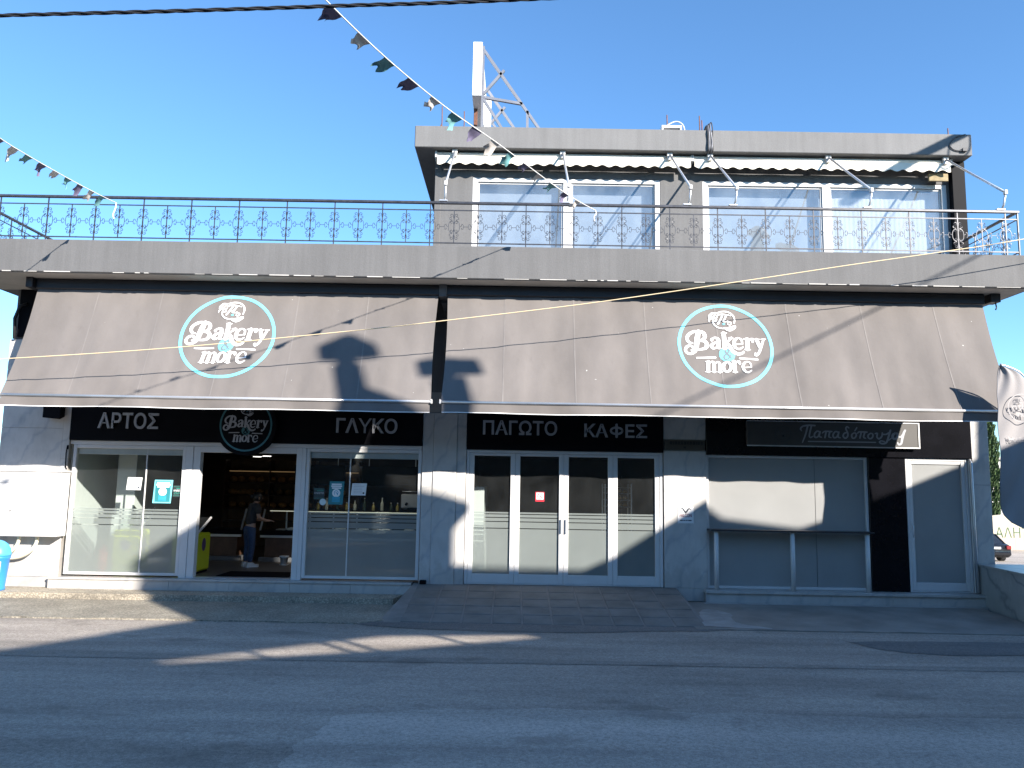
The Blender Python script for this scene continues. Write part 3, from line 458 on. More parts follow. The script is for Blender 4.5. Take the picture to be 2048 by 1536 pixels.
# ------------------------------------------------------------------ balcony railing
RL = thing('balcony_railing', 'dark wrought iron railing with scrollwork running along the whole balcony edge', 'railing', (0, -1.3, 6.3))
YR = -1.3
def curl(c, r, a0, a1, n=9, shrink=.45):
    return [(c[0] + r * (1 - shrink * k / n) * math.cos(a0 + (a1 - a0) * k / n), c[1] + r * (1 - shrink * k / n) * math.sin(a0 + (a1 - a0) * k / n)) for k in range(n + 1)]
mb = MB()
for sx in (-1, 1):
    for sz in (-1, 1):
        # outer top curl, second curl running into the big bow, inner curl
        a = [(.0, .14), (.012, .18)] + curl((.043, .212), .028, math.pi, -math.pi * .75)
        b = [(.102, .0), (.098, .05), (.075, .095), (.03, .125)]
        c = [(.03, .125), (.055, .13)] + curl((.063, .158), .024, -math.pi / 2, math.pi * 1.1)
        d_ = [(.0, .04), (.012, .07)] + curl((.042, .078), .026, math.pi * .8, -math.pi * .8)
        for pth in (a, b, c, d_): mb.tube([(sx * p, 0, sz * q) for p, q in spline(pth, 2)], .0055, 4)
    e = curl((.146, .028), .022, -math.pi * .25, math.pi * 1.1) ; e2 = curl((.146, -.028), .022, math.pi * .25, -math.pi * 1.1)
    for pth in ([(.178, 0), (.17, .02)] + curl((.15, .03), .020, 0, math.pi * 1.3), [(.178, 0), (.17, -.02)] + curl((.15, -.03), .020, 0, -math.pi * 1.3), [(.102, .0), (.125, .008), (.14, .018)], [(.178, 0), (.2165, 0)]):
        mb.tube([(sx * p, 0, q) for p, q in pth], .005, 4)
mb.tube([(-.005, 0, -.09), (.005, 0, .09)], .008, 4)
scroll_me = mesh('scroll_ornament', mb, RAIL)
bal_long = mesh('baluster', MB().bar((0, 0, 6.302), (0, 0, 7.11), .018), RAIL); bal_short = mesh('baluster', MB().bar((0, 0, 6.37), (0, 0, 6.99), .014), RAIL)
part('top_rail', MB().bbox(-10.08, 9.13, YR - .03, YR + .03, 7.11, 7.155, .006), RAIL, RL)
part('middle_rail', MB().box(-10.05, 9.1, YR - .008, YR + .008, 6.985, 7.003), RAIL, RL); part('bottom_rail', MB().box(-10.05, 9.1, YR - .008, YR + .008, 6.37, 6.39), RAIL, RL)
XS = [-9.85 + .4355 * i for i in range(44)]
for i, x in enumerate(XS):
    share('baluster', bal_long if (i % 2 == 1) else bal_short, RL, (x, YR, 0)); share('scroll_ornament', scroll_me, RL, (x, YR, 6.685))
for sx, x0, y1 in ((-1, -10.06, 8.6), (1, 9.10, .72)):
    part('corner_post', MB().bbox(x0 - .015, x0 + .015, YR - .015, YR + .015, 6.302, 7.11), RAIL, RL)
    part('top_rail', MB().bbox(x0 - .028, x0 + .028, YR + .031, y1, 7.112, 7.153, .006), RAIL, RL); part('middle_rail', MB().box(x0 - .008, x0 + .008, YR + .01, y1, 6.986, 7.002), RAIL, RL); part('bottom_rail', MB().box(x0 - .008, x0 + .008, YR + .01, y1, 6.371, 6.389), RAIL, RL)
    n = int((y1 - YR) / .4355)
    for i in range(1, n + 1):
        for me, z in ((bal_long if i % 2 else bal_short, 0), (scroll_me, 6.685)):
            o = share('baluster' if z == 0 else 'scroll_ornament', me, RL, (x0, YR + i * .4355, z)); o.rotation_euler = (0, 0, math.pi / 2)

# ------------------------------------------------------------------ shop awnings
AT, AF = Vector((0, -.93, 5.486)), Vector((0, -1.70, 3.453)); SLEN = (AT - AF).length; AU = (AT - AF).normalized(); AN = Vector((0, -AU.z, AU.y))
def fab(x, s, x0, x1, lift=0):
    k = s / SLEN; sag = -.035 * math.sin(math.pi * k) + .010 * math.sin(x * 5.0 + k * 2) * math.sin(math.pi * k) + .005 * math.sin(x * 11 + 1 + 2.5 * k) + .004 * math.sin(x * 19 - 4 * k) * (1 - k)
    p = AF + AU * s + AN * (sag + lift); xe = x
    if x - x0 < .25: xe = x + .03 * math.sin(math.pi * k) * (1 - (x - x0) / .25)
    if x1 - x < .25: xe = x - .03 * math.sin(math.pi * k) * (1 - (x1 - x) / .25)
    return (xe, p.y, p.z)
def disc(c, r, n=40): return [(c[0] + r * math.cos(2 * math.pi * k / n), c[1] + r * math.sin(2 * math.pi * k / n)) for k in range(n)]
def annulus(mb, r0, r1, place, lift, n=72, c=(0, 0)):
    V = [place(c[0] + r * math.cos(2 * math.pi * k / n), c[1] + r * math.sin(2 * math.pi * k / n), lift) for k in range(n) for r in (r0, r1)]
    return mb.add(V, [(2 * k, 2 * k + 1, (2 * k + 3) % (2 * n), (2 * k + 2) % (2 * n)) for k in range(n)])
def emblem(parent, place, ringm, white, cyan, grey, subs=True):
    """round bakery emblem: ring, grain badge, lettering, ampersand disc"""
    lg = part('emblem_ring', annulus(MB(), .825, .885, place, .002), ringm, parent)
    part('lettering', ribbons(MB(), LOGO['W'], lambda u, v, l: place(u, v, .0032 + l), 5), white, lg)
    D = LOGO['D'][0][0]; part('ampersand_disc', MB().add([place(x, y, .0015) for x, y in disc(D[:2], D[2] * 1.25, 30)], [tuple(range(30))]), cyan, lg)
    part('ampersand', ribbons(MB(), LOGO['G'], lambda u, v, l: place(u, v, .0028 + l), grow=1.35), grey, lg)
    part('badge_dot', ribbons(MB(), LOGO['T'], lambda u, v, l: place(u, v, .0023 + l)), cyan, lg)
    return lg
HOUS = M('awning_housing', (.016, .016, .02), .45, var=.2)
def shop_awning(x0, x1, cx, cs, seams, label):
    A = thing('shop_awning', label, 'awning', ((x0 + x1) / 2, -.9, 5.6), 'grey fabric awnings over the shopfront')
    part('fabric', MB().grid(int((x1 - x0) * 14), 18, lambda u, v: fab(x0 + (x1 - x0) * u, SLEN * v, x0, x1)), FAB, A)
    for sx in seams:
        part('seam', MB().grid(1, 18, lambda u, v: fab(sx - .011 + .022 * u, SLEN * v, x0, x1, .0035)), FABL, A)
    part('front_bar', MB().tube([(x0 - .01, -1.715, 3.443), (x1 + .01, -1.715, 3.443)], .027, 10), METAL, A)
    for xx in (x0 - .01, x1 + .01): part('end_cap', MB().bbox(xx - .015, xx + .015, -1.75, -1.67, 3.41, 3.485), WHITE, A)
    def val(u, v):
        x = x0 + .02 + (x1 - x0 - .04) * u; return (x, -1.712 + .022 * math.sin(x * 3.1) * v + .012 * math.sin(x * 8.3 + 1) * v - .02 * v * math.exp(-((x - x0) / .3) ** 2), 3.43 - .172 * v - .006 * math.sin(x * 2.1) * v)
    va = part('valance', MB().grid(int((x1 - x0) * 16), 5, val), FAB, A)
    part('hem', MB().grid(int((x1 - x0) * 16), 1, lambda u, v: (lambda p: (p[0], p[1] - .003, p[2]))(val(u, .93 + .08 * v))), HEM, va)
    part('housing', MB().bbox(x0 - .03, x1 + .03, -.97, -.74, 5.49, 5.686, .02), HOUS, A)
    for xx in (x0 + .1, x1 - .1): part('folding_arm', MB().bar((xx, -.72, 5.40), (xx, -1.60, 3.46), .05, .03), METAL, A)
    emblem(A, lambda u, v, l: fab(cx + u * .966, cs + v * .97, x0, x1, l + .004), CYAN, PRINT, CYAN, PGREY)
    return A
shop_awning(-8.82, -1.42, -5.155, 1.243, [-7.67, -6.49, -5.22, -3.98, -2.70], 'left grey fabric awning with round bakery emblem over the open doorway')
shop_awning(-1.25, 8.60, 3.77, 1.222, [-.19, 1.07, 2.36, 3.65, 4.95, 6.33, 7.67], 'right longer grey fabric awning with round bakery emblem over the folding doors')
solo('awning_bracket', MB().bbox(-1.405, -1.265, -1.0, -.7, 5.46, 5.687).bbox(-1.39, -1.28, -.7, -.002, 5.4, 5.5), GREY, 'grey wall bracket in the gap between the two shop awnings', 'bracket')
solo('awning_bracket', MB().bbox(-8.98, -8.855, -1.06, -.76, 5.5, 5.687), HOUS, 'black end bracket at the left end of the left awning', 'bracket')
solo('awning_bracket', MB().bbox(8.725, 8.9, -1.0, -.76, 5.53, 5.687).tube([(8.86, -.9, 5.54), (8.86, -.92, 5.44), (8.84, -.92, 5.40)], .012), HOUS, 'black end bracket with crank eye at the right end of the right awning', 'bracket')

# ------------------------------------------------------------------ shop signs
S1 = thing('fascia_sign', 'long black fascia board lettered ΑΡΤΟΣ and ΓΛΥΚΟ above the left shopfront', 'sign', (-5.1, -.05, 2.77))
part('board', MB().bbox(-8.5, -1.735, -.06, -.004, 2.763, 3.75), BLACK, S1)
word('ΑΡΤΟΣ', -7.96, -6.80, 2.99, 3.30, -.062, .03, .018, LETTER, S1); word('ΓΛΥΚΟ', -3.39, -2.22, 2.98, 3.27, -.062, .03, .02, LETTER, S1)
S2 = thing('fascia_sign', 'black fascia board lettered ΠΑΓΩΤΟ and ΚΑΦΕΣ above the folding doors', 'sign', (1, -.05, 2.71))
part('board', MB().bbox(-.888, 2.878, -.06, -.004, 2.713, 3.75), BLACK, S2)
word('ΠΑΓΩΤΟ', -.58, .84, 2.995, 3.275, -.062, .03, .02, LETTER, S2); word('ΚΑΦΕΣ', 1.36, 2.56, 2.97, 3.25, -.062, .03, .02, LETTER, S2)
S3 = thing('round_sign', 'round black hanging sign with Bakery & more emblem over the open doorway', 'sign', (-5.08, -.2, 3.1))
def cyl_y(cx, cz, r, y0, y1, n=56): return MB().prism([(cx + r * math.cos(2 * math.pi * k / n), cz + r * math.sin(2 * math.pi * k / n)) for k in range(n)], y0, y1)
part('disc', cyl_y(-5.08, 3.09, .575, -.2, -.066), BLACK, S3)
KS = .50 / .885
emblem(S3, lambda u, v, l: (-5.08 + u * KS, -.2 - l, 3.09 + v * KS), M('sign_teal', (.04, .16, .19), .5), LETTER, M('sign_teal_disc', (.04, .16, .19), .5), BLACK)
part('cladding', MB().bbox(3.695, 8.765, -.05, -.004, 2.693, 3.75), GLOSSB, B)
S4 = thing('box_sign', 'flat black box sign with white Παπαδόπουλος script beside the side door', 'sign', (6.2, -.2, 3.1))
part('box', MB().bbox(4.45, 7.72, -.14, -.053, 2.87, 3.345, .008), M('sign_black', (.07, .066, .063), .45, var=.1), S4)
part('rim', MB().box(4.45, 7.735, -.152, -.141, 2.862, 2.885).box(4.45, 7.735, -.152, -.141, 3.335, 3.352).box(7.708, 7.735, -.152, -.141, 2.885, 3.335), METAL, S4)
part('lettering', ribbons(MB(), SCRIPT, lambda u, v, l: (6.29 + u * 1.008, -.143 - l, 3.1 + v), 5), LETTER, S4)
KB = .15 / .885
emblem(S4, lambda u, v, l: (5.14 + u * KB, -.141 - l, 3.1 + v * KB), M('sign_dim', (.05, .06, .07), .5), M('sign_dim2', (.08, .085, .09), .5), M('sign_dim', (.05, .06, .07)), BLACK)
P = thing('name_plate', 'dark weathered name plate across the marble column beside the folding doors', 'plate', (3.28, -.03, 2.86))
part('plate', MB().bbox(2.9, 3.67, -.04, -.012, 2.765, 2.955), M('plate_bronze', (.10, .085, .065), .5, .3), P)
mb = MB(); x = 3.0
for wd in (.05, .02, .05, .04, .05, .05, .03, .05, .05, .02, .05, .04): mb.box(x, x + wd, -.046, -.041, 2.87, 2.93); x += wd + .012
part('raised_text', mb.box(3.26, 3.31, -.046, -.041, 2.80, 2.835), M('plate_text', (.03, .028, .025), .5), P)
P = thing('alarm_sticker', 'small white FALCON alarm company sign with bird on the marble column', 'sign', (3.29, -.036, 1.4))
part('plate', MB().bbox(3.14, 3.44, -.042, -.036, 1.385, 1.70, .001), M('sticker_white', (.78, .78, .78), .5), P)
RED = M('dark_red', (.22, .03, .05), .6); INK = M('dark_ink', (.03, .035, .05), .6)
part('lettering', fit_text('FALCON', 3.175, 3.405, 1.50, 1.565, -.0435, bold=.02), RED, P)
part('bird', ribbons(MB(), [[(-.1, .03, .01), (-.06, .05, .025), (-.02, .0, .03), (.0, -.02, .03)], [(.1, .03, .01), (.06, .05, .025), (.02, .0, .03), (.0, -.03, .02)]], lambda u, v, l: (3.29 + u, -.0435 - l, 1.61 + v)), INK, P)
mb = MB()
for a, b in ((3.18, 3.235), (3.245, 3.28), (3.29, 3.325), (3.335, 3.40)): mb.box(a, b, -.0438, -.0422, 1.43, 1.45)
for k in range(14): mb.box(3.15 + k * .0205, 3.158 + k * .0205, -.0438, -.0422, 1.392, 1.396)
tag(part('small_print', mb, INK, P), kind='stuff')
# notices on the glass
def notice(name, x0, x1, z0, z1, y, mat, label, cat):
    o = thing(name, label, cat, ((x0 + x1) / 2, y, z0)); part('sheet', MB().add([(x0 + .02, y, z1), (x1, y, z1), (x1 - .02, y, z0), (x0, y, z0)][::-1], [(0, 1, 2, 3)]), mat, o); return o
PAPER = M('paper', (.8, .8, .77), .7, var=.04); TEAL = M('poster_teal', (.03, .22, .25), .5, var=.08); LTEAL = M('poster_border', (.22, .66, .75), .6); MBLUE = M('poster_blue', (.04, .38, .55), .6); FAINT = M('faint_print', (.5, .5, .5), .7)
for (x0, x1, z0, z1, lab) in ((-7.38, -7.08, 1.83, 2.07, 'white paper notice on the glass of the left shop window'), (-3.08, -2.78, 1.80, 2.03, 'white paper notice on the glass right of the doorway')):
    o = notice('paper_notice', x0, x1, z0, z1, .038, PAPER, lab, 'notice'); mb = MB()
    for k in range(6): mb.box(x0 + .05, x1 - rnd.uniform(.04, .12), .0365, .0372, z1 - .035 - k * .03, z1 - .028 - k * .03)
    part('print', mb, FAINT, o); part('stamp', MB().add([(x, .0362, z) for x, z in disc((x1 - .06, z0 + .045), .018, 14)], [tuple(range(14))[::-1]]), INK, o)
for (x0, x1, z0, z1, lab) in ((-6.86, -6.49, 1.59, 2.03, 'teal face mask poster with light blue border on the left shop window'), (-3.51, -3.21, 1.62, 2.06, 'dark teal face mask poster on the window right of the doorway')):
    o = notice('poster', x0, x1, z0, z1, .038, LTEAL if x0 < -5 else TEAL, lab, 'poster'); a, b = x0 + .04, x1 - .04; w_ = b - a
    part('panel', MB().box(a, b, .0355, .0362, z0 + .025, z1 - .025), TEAL, o); mb = MB()
    for k, (l, r) in enumerate(((.08, .95), (.05, .98), (.12, .92))): mb.box(a + w_ * l, a + w_ * r, .0343, .035, z1 - .07 - k * .036, z1 - .043 - k * .036)
    part('heading', mb, PRINT, o); cx, cz = (a + b) / 2, z0 + .45 * (z1 - z0) + .02
    part('mask_symbol', MB().add([(x, .0347, z) for x, z in disc((cx, cz), .078, 26)], [tuple(range(26))[::-1]]), PRINT, o)
    part('mask_outline', ribbons(MB(), [[(-.03, -.03, .008), (-.035, .02, .01), (0, .045, .01), (.035, .02, .01), (.03, -.02, .008)], [(-.005, .01, .012), (.02, -.01, .014), (.03, -.035, .012)]], lambda u, v, l: (cx + u, .0338 - l, cz + v)), MBLUE, o)
    mb = MB()
    for k in range(4): mb.box(cx - .075, cx + .075, .0343, .035, z0 + .05 + k * .026, z0 + .07 + k * .026)
    part('small_print', mb, MBLUE, o)
for x0, lab in ((-6.49, 'ΚΛΕΙΣΤΟ and CLOSE door sign beside the teal poster'), (-3.80, 'dim ΚΛΕΙΣΤΟ door sign on the glass right of the doorway')):
    o = thing('closed_sign', lab, 'sign', (x0, .038, 1.72)); GS = M('sign_green', (.04, .32, .24), .6)
    part('sheet', MB().box(x0 + .01, x0 + .215, .0385, .0395, 1.71, 1.93), M('sign_backing', (.03, .045, .045), .5), o)
    part('greek_word', fit_text('ΚΛΕΙΣΤΟ', x0 + .02, x0 + .205, 1.815, 1.85, .037, bold=.02, shear=.2), PRINT if x0 < -5 else FAINT, o)
    if x0 < -5: part('english_word', fit_text('CLOSE', x0 + .03, x0 + .2, 1.765, 1.80, .037, bold=.01, shear=.3), GS, o)
    part('rules', MB().box(x0 + .015, x0 + .21, .0365, .038, 1.905, 1.909).box(x0 + .015, x0 + .21, .0365, .038, 1.735, 1.739).box(x0 + .07, x0 + .2, .0365, .038, 1.87, 1.882), GS, o)
o = thing('round_sticker', 'small pale round sticker on the window glass right of the doorway', 'sticker', (-3.61, .038, 1.6)); part('sheet', MB().add([(x, .037, z) for x, z in disc((-3.61, 1.665), .063, 26)], [tuple(range(26))[::-1]]), M('pale_sticker', (.6, .7, .68), .6), o)
o = thing('no_smoking_sticker', 'red and white no smoking sticker on the second folding door', 'sticker', (.53, .036, 1.75))
RED2 = M('sign_red', (.7, .03, .05), .5); part('sheet', MB().box(.445, .615, .036, .037, 1.745, 1.925), RED2, o); part('field', MB().box(.46, .60, .0345, .0352, 1.785, 1.91), PRINT, o)
part('symbol', annulus(ribbons(MB(), [[(-.035, .035, .01), (.035, -.035, .01)], [(-.03, 0, .012), (.03, 0, .012)]], lambda u, v, l: (.53 + u, .0335 - l, 1.847 + v)), .04, .052, lambda u, v, l: (.53 + u, .0335 - l, 1.847 + v), .0012, 30), RED2, o)

# ------------------------------------------------------------------ upper retractable awnings
def up_awning(x0, x1, arms, label):
    A = thing('retractable_awning', label, 'awning', ((x0 + x1) / 2, .5, 8.75), 'rolled cream awnings under the upper eave')
    part('roller', MB().tube([(x0, .50, 8.835), (x1, .50, 8.835)], .05, 14), CREAMM, A)
    for xx in (x0, x1): part('end_plate', MB().bbox(xx - .02, xx + .02, .45, .74, 8.76, 8.90), WHITE, A)
    part('valance', MB().grid(int((x1 - x0) * 40), 2, lambda u, v: (lambda x: (x, .445 + .01 * math.sin(x * 7), 8.80 - v * (.175 + .022 * math.cos(x * 2 * math.pi / .27)) * 1.0))(x0 + .03 + (x1 - x0 - .06) * u)), CREAM, A)
    for xa in arms:
        a = part('arm', MB().tube([(xa, .42, 8.88), (xa, -.5, 8.165), (xa, -1.42, 7.46)], .021, 8), METAL, A)
        part('forearm', MB().tube([(xa, -1.42, 7.45), (xa - .005, -1.36, 7.25), (xa - .02, -1.31, 7.16)], .019, 8), METAL, a); part('elbow', MB().bbox(xa - .028, xa + .028, -1.45, -1.39, 7.42, 7.50), WHITE, a)
        part('bracket', MB().bbox(xa - .06, xa + .05, .38, .45, 8.83, 8.92).bbox(xa - .05, xa + .04, .39, .44, 8.76, 8.83), WHITE, a); part('foot', MB().bbox(xa - .12, xa + .03, -1.345, -1.26, 7.156, 7.185), METAL, a)
up_awning(-1.70, 3.61, (-1.30, .93, 3.14), 'left rolled cream awning with scalloped valance above the left upper window')
up_awning(3.63, 8.98, (3.975, 6.415, 8.835), 'right rolled cream awning with scalloped valance above the right upper window')
# ------------------------------------------------------------------ on the roof
RUST = M('rusty_steel', (.16, .07, .045), .8, var=.3, vs_=12); GALV = M('galvanised_steel', (.20, .205, .23), .45, .3, var=.15)
BB = thing('roof_billboard', 'white edge-on billboard panel propped by a steel truss on the roof', 'billboard', (-.6, 1.2, 9.37))
part('panel', MB().bbox(-1.01, -.81, .9, 4.2, 10.36, 11.59), M('billboard_white', (.86, .86, .85), .5, var=.03), BB)
part('panel_frame', MB().bar((-.785, .93, 9.371), (-.785, .93, 11.5), .05), GALV, BB)
part('post', MB().bar((-.785, 4.1, 9.371), (-.785, 4.1, 11.5), .05), GALV, BB); part('post', MB().bar((-.70, 2.4, 9.371), (-.70, 2.4, 11.0), .11), WHITE, BB)
part('leg', MB().bbox(-1.0, -.92, 1.5, 1.58, 9.371, 10.355), RUST, BB); part('leg', MB().bbox(-.93, -.85, 3.0, 3.1, 9.371, 10.355), RUST, BB)
for y, dz in ((.93, 0), (2.6, .0), (4.1, 0)):
    for p, q in (((-.78, 11.42), (.62, 9.375)), ((-.78, 10.33), (.08, 10.19)), ((-.33, 10.95), (-.77, 10.40)), ((-.77, 10.30), (-.20, 9.375)), ((.19, 10.03), (.19, 9.375))):
        part('strut', MB().bar((p[0], y, p[1]), (q[0], y, q[1]), .055), GALV, BB)
for i, (x, h, lab) in enumerate(((-1.66, .78, 'tallest rusty starter bar left of the roof billboard'), (-1.45, .66, 'second rusty starter bar from the left roof corner'), (-1.18, .67, 'thin rusty starter bar third from the left roof corner'), (3.2, .66, 'rusty starter bar beside the cable coil on the roof'), (3.9, .65, 'rusty starter bar behind the cable bundle on the roof'), (3.95, .55, 'short rusty starter bar behind the cable bundle on the roof'), (9.25, .46, 'short rusty starter bar near the right roof corner'))):
    solo('starter_bar', MB().tube([(x, 1, 9.36), (x + .01, 1.0, 9.37 + h * .6), (x + .005, 1, 9.37 + h)], .012, 6).bbox(x - .02, x + .02, .97, 1.03, 9.36, 9.37 + h * .45), RUST, lab, 'steel bar', 'rusty starter bars on the roof')
rb = thing('roof_unit', 'low white metal box with looped pipe on the roof edge', 'roof box', (3.25, .8, 9.37))
part('tray', MB().bbox(3.03, 3.46, .7, .95, 9.60, 9.66).bbox(3.03, 3.07, .7, .95, 9.371, 9.60).bbox(3.42, 3.46, .7, .95, 9.371, 9.60), WHITE, rb); part('pipe', MB().tube(spline([(3.15, .72, 9.66), (3.3, .72, 9.74), (3.42, .72, 9.73), (3.5, .7, 9.62), (3.52, .66, 9.38)], 5), .014), WHITE, rb)
cb = thing('cable_bundle', 'bundle of grey cables strapped down the roof fascia', 'cables', (3.95, .28, 8.9))
for k in range(5):
    dx = -.05 + .025 * k; part('cable', MB().tube(spline([(3.95 + dx, .9, 9.38), (3.95 + dx, .45, 9.52 + .02 * k), (3.95 + dx + rnd.uniform(-.02, .02), .28, 9.36), (3.95 + dx + rnd.uniform(-.02, .02), .275, 9.15), (3.95 + dx, .275, 8.93), (3.95 + dx, .5, 8.9)], 5), .012, 6), GALV if k % 2 else M('dark_cable', (.05, .05, .055), .6), cb)
# hanging cord with a plug at the right end of the upper eave
solo('loose_cable', MB().tube(spline([(9.2, .29, 9.36), (8.98, .28, 9.28), (8.86, .28, 9.12), (8.95, .28, 9.02), (9.1, .27, 9.0), (9.2, .26, 9.03)], 6), .012, 6).bbox(9.1, 9.2, .24, .29, 8.98, 9.05), M('dark_cable', (.05, .05, .055), .6), 'loose dark cable with plug hanging at the right roof corner', 'cable')
# ------------------------------------------------------------------ bunting
FD = M('flag_navy', (.15, .13, .21), .8, var=.2, vs_=9); FW = M('flag_white', (.66, .60, .55), .8, var=.15, vs_=9); FT = M('flag_teal', (.14, .33, .34), .8, var=.2, vs_=9); STR = M('white_string', (.75, .73, .70), .7)
def bunting(pts, n, first, label, seed, knot, t0=.05, t1=.97):
    rr = random.Random(seed); P = spline(pts, 12); S = [Vector(p) for p in P]; L = [0]
    for a, b in zip(S, S[1:]): L.append(L[-1] + (b - a).length)
    def at(t):
        d = t * L[-1]
        for i in range(len(S) - 1):
            if L[i + 1] >= d: k = (d - L[i]) / (L[i + 1] - L[i]); return S[i].lerp(S[i + 1], k), (S[i + 1] - S[i]).normalized()
        return S[-1], (S[-1] - S[-2]).normalized()
    T = thing('bunting', label, 'bunting', tuple(S[0]), 'strings of small flags across the street')
    part('string', MB().tube(P, .0075, 5), STR, T); part('loose_end', MB().tube(spline(knot, 5), .012, 5), STR, T)
    for k in range(n):
        t = t0 + (t1 - t0) * k / (n - 1); p, d = at(t); wd = rr.uniform(.20, .25); ln = rr.uniform(.15, .23); sw = Vector((-.75, .25, -.55 + rr.uniform(-.15, .35))).normalized(); f = MB(); ph = rr.uniform(0, 6); fl = rr.uniform(.015, .04)
        side = d.cross(sw).normalized()
        def fn(u, v, p=p, d=d, wd=wd, ln=ln, sw=sw, ph=ph, fl=fl, side=side):
            tatter = 1 - .35 * abs(math.sin(u * 4 + ph)) * v
            return tuple(p + d * ((u - .5) * wd * (1 - .45 * v)) + sw * (ln * v * tatter) + side * (fl * math.sin(v * 5 + ph + u * 2) * v) + Vector((0, 0, -.10 * v * v * (1 - u) * math.sin(ph) ** 2)))
        part('flag', f.grid(6, 6, fn), (FT, FW, FD)[(k + first) % 3], T)
bunting([(1.42, -1.31, 7.04), (.99, -2.11, 6.94), (.52, -3.0, 6.88), (-.26, -4.55, 6.80), (-.87, -5.7, 6.73), (-1.35, -6.7, 6.70), (-1.73, -7.6, 6.69), (-2.25, -8.9, 6.72)], 16, 1, 'long string of tattered small flags tied to the middle of the balcony railing', 3, [(1.42, -1.31, 7.04), (1.44, -1.33, 6.97), (1.40, -1.34, 6.9), (1.41, -1.34, 6.82)], .09, .98)
bunting([(-7.31, -1.31, 7.03), (-7.21, -2.04, 6.90), (-7.13, -2.9, 6.78), (-7.04, -3.75, 6.67), (-6.93, -4.6, 6.56), (-6.84, -5.2, 6.49), (-6.6, -7.0, 6.36)], 13, 0, 'short string of tattered small flags tied to the left part of the balcony railing', 8, [(-7.31, -1.31, 7.03), (-7.30, -1.33, 6.93), (-7.33, -1.34, 6.8), (-7.31, -1.34, 6.72)], .11, .97)
# ------------------------------------------------------------------ overhead wires
def wire(name, pts, r, mat, label, n=6): return solo(name, MB().tube(spline(pts, 8), r, n), mat, label, 'wire', 'wires strung across the street')
BLK = M('black_wire', (.018, .018, .02), .5); CRW = M('cream_wire', (.72, .58, .36), .6, var=.05)
wire('overhead_wire', [(-13, -2.13, 3.7), (-8.592, -2.13, 3.996), (-5.682, -2.13, 4.24), (-2.767, -2.13, 4.57), (-1.094, -2.13, 4.787), (1.341, -2.13, 5.129), (3.96, -2.13, 5.562), (5.66, -2.13, 5.852), (7.368, -2.13, 6.13), (8.638, -2.13, 6.357), (14, -2.13, 7.4)], .008, CRW, 'thin cream wire crossing in front of both awnings')
tw = thing('overhead_cable', 'thick black twisted cable across the top left of the sky', 'cable', (-3.5, -10, 5.2))
base = spline([(-9, -10, 4.98), (-3.572, -10, 5.222), (-2.372, -10, 5.275), (-1.172, -10, 5.336), (.1, -10, 5.406), (4.4, -10, 5.7)], 60)
for k in range(3): part('strand', MB().tube([(x, y + .0075 * math.cos(x * 15 + k * 2.094), z + .0075 * math.sin(x * 15 + k * 2.094)) for x, y, z in base], .0068, 6), BLK, tw)
# cable above the picture whose shadow lies across the right awning
def toward(p, t): return (p[0] + .94 * t, p[1] - t, p[2] + .595 * t)
a, b = Vector(toward((6.69, -.96, 5.4), 9.0)), Vector(toward((3.03, -1.66, 3.55), 12.0)); dd = (a - b)
wire('overhead_cable', [tuple(b - dd * .25), tuple(b), tuple(a), tuple(a + dd * 2)], .022, BLK, 'black cable high above the right awning')
# street lamp on the near side, right of the picture: its arm shades the roof corner
LP = thing('street_lamp', 'grey street lamp with long arm at the right of the bakery', 'street lamp', (12.5, -2.6, -.12)); part('pole', MB().tube([(12.5, -2.6, -.15), (12.5, -2.6, 11.5)], [.13, .08], 12), METAL, LP)
part('arm', MB().tube([(12.5, -2.6, 11.42), (12.5, -4.3, 11.6)], .09, 10), METAL, LP); part('lamp_head', MB().bbox(12.36, 12.64, -4.9, -4.25, 11.54, 11.68, .03), METAL, LP)
part('cable_loop', MB().tube(spline([(12.5, -3.1, 11.4), (12.55, -3.2, 11.1), (12.45, -3.4, 10.95), (12.5, -3.6, 11.2), (12.5, -3.55, 11.45)], 6), .02, 6), BLK, LP)
# ------------------------------------------------------------------ feather flag
FY = -2.1
FF = thing('feather_flag', 'tall pale feather banner with mirrored bakery print at the right edge', 'banner', (8.83, FY, .73))
left = [(8.12, 4.18), (8.08, 3.93), (8.05, 3.68), (8.03, 3.4), (8.02, 3.0), (8.01, 2.52), (8.0, 2.07), (8.05, 1.74), (8.15, 1.58)]; right = [(8.12, 4.185), (8.42, 4.05), (8.63, 3.78), (8.74, 3.45), (8.79, 3.0), (8.80, 2.5), (8.80, 2.0), (8.80, 1.5), (8.80, 1.25)]
Lp, Rp = spline(left, 5), spline(right, 5); nL = len(Lp)
def fl(u, v):
    k = v * (nL - 1); i = min(int(k), nL - 2); t = k - i; lx, lz = [Lp[i][q] * (1 - t) + Lp[i + 1][q] * t for q in (0, 1)]; rx, rz2 = [Rp[i][q] * (1 - t) + Rp[i + 1][q] * t for q in (0, 1)]
    return (lx + (rx - lx) * u, FY + .03 * math.sin(u * 5 + v * 9) * (1 - u) + .02 * math.sin(v * 17 + u * 3) * (1 - u) + .012 * math.sin(u * 14 + v * 31), lz + (rz2 - lz) * u)
part('banner_fabric', MB().grid(24, 60, fl), m_fabric('banner_cloth', (.30, .285, .285), .1), FF)
pole = [(8.825, FY, .73), (8.825, FY, 1.5), (8.82, FY, 2.8), (8.76, FY, 3.45), (8.64, FY, 3.82), (8.42, FY, 4.08), (8.12, FY, 4.2)]
part('pole', MB().tube(spline(pole, 6), .013, 8), METAL, FF); part('base', MB().lathe([(.12, 0), (.12, .04), (.05, .08), (.03, .2)], (8.825, FY, .732), 18), BLACK, FF)
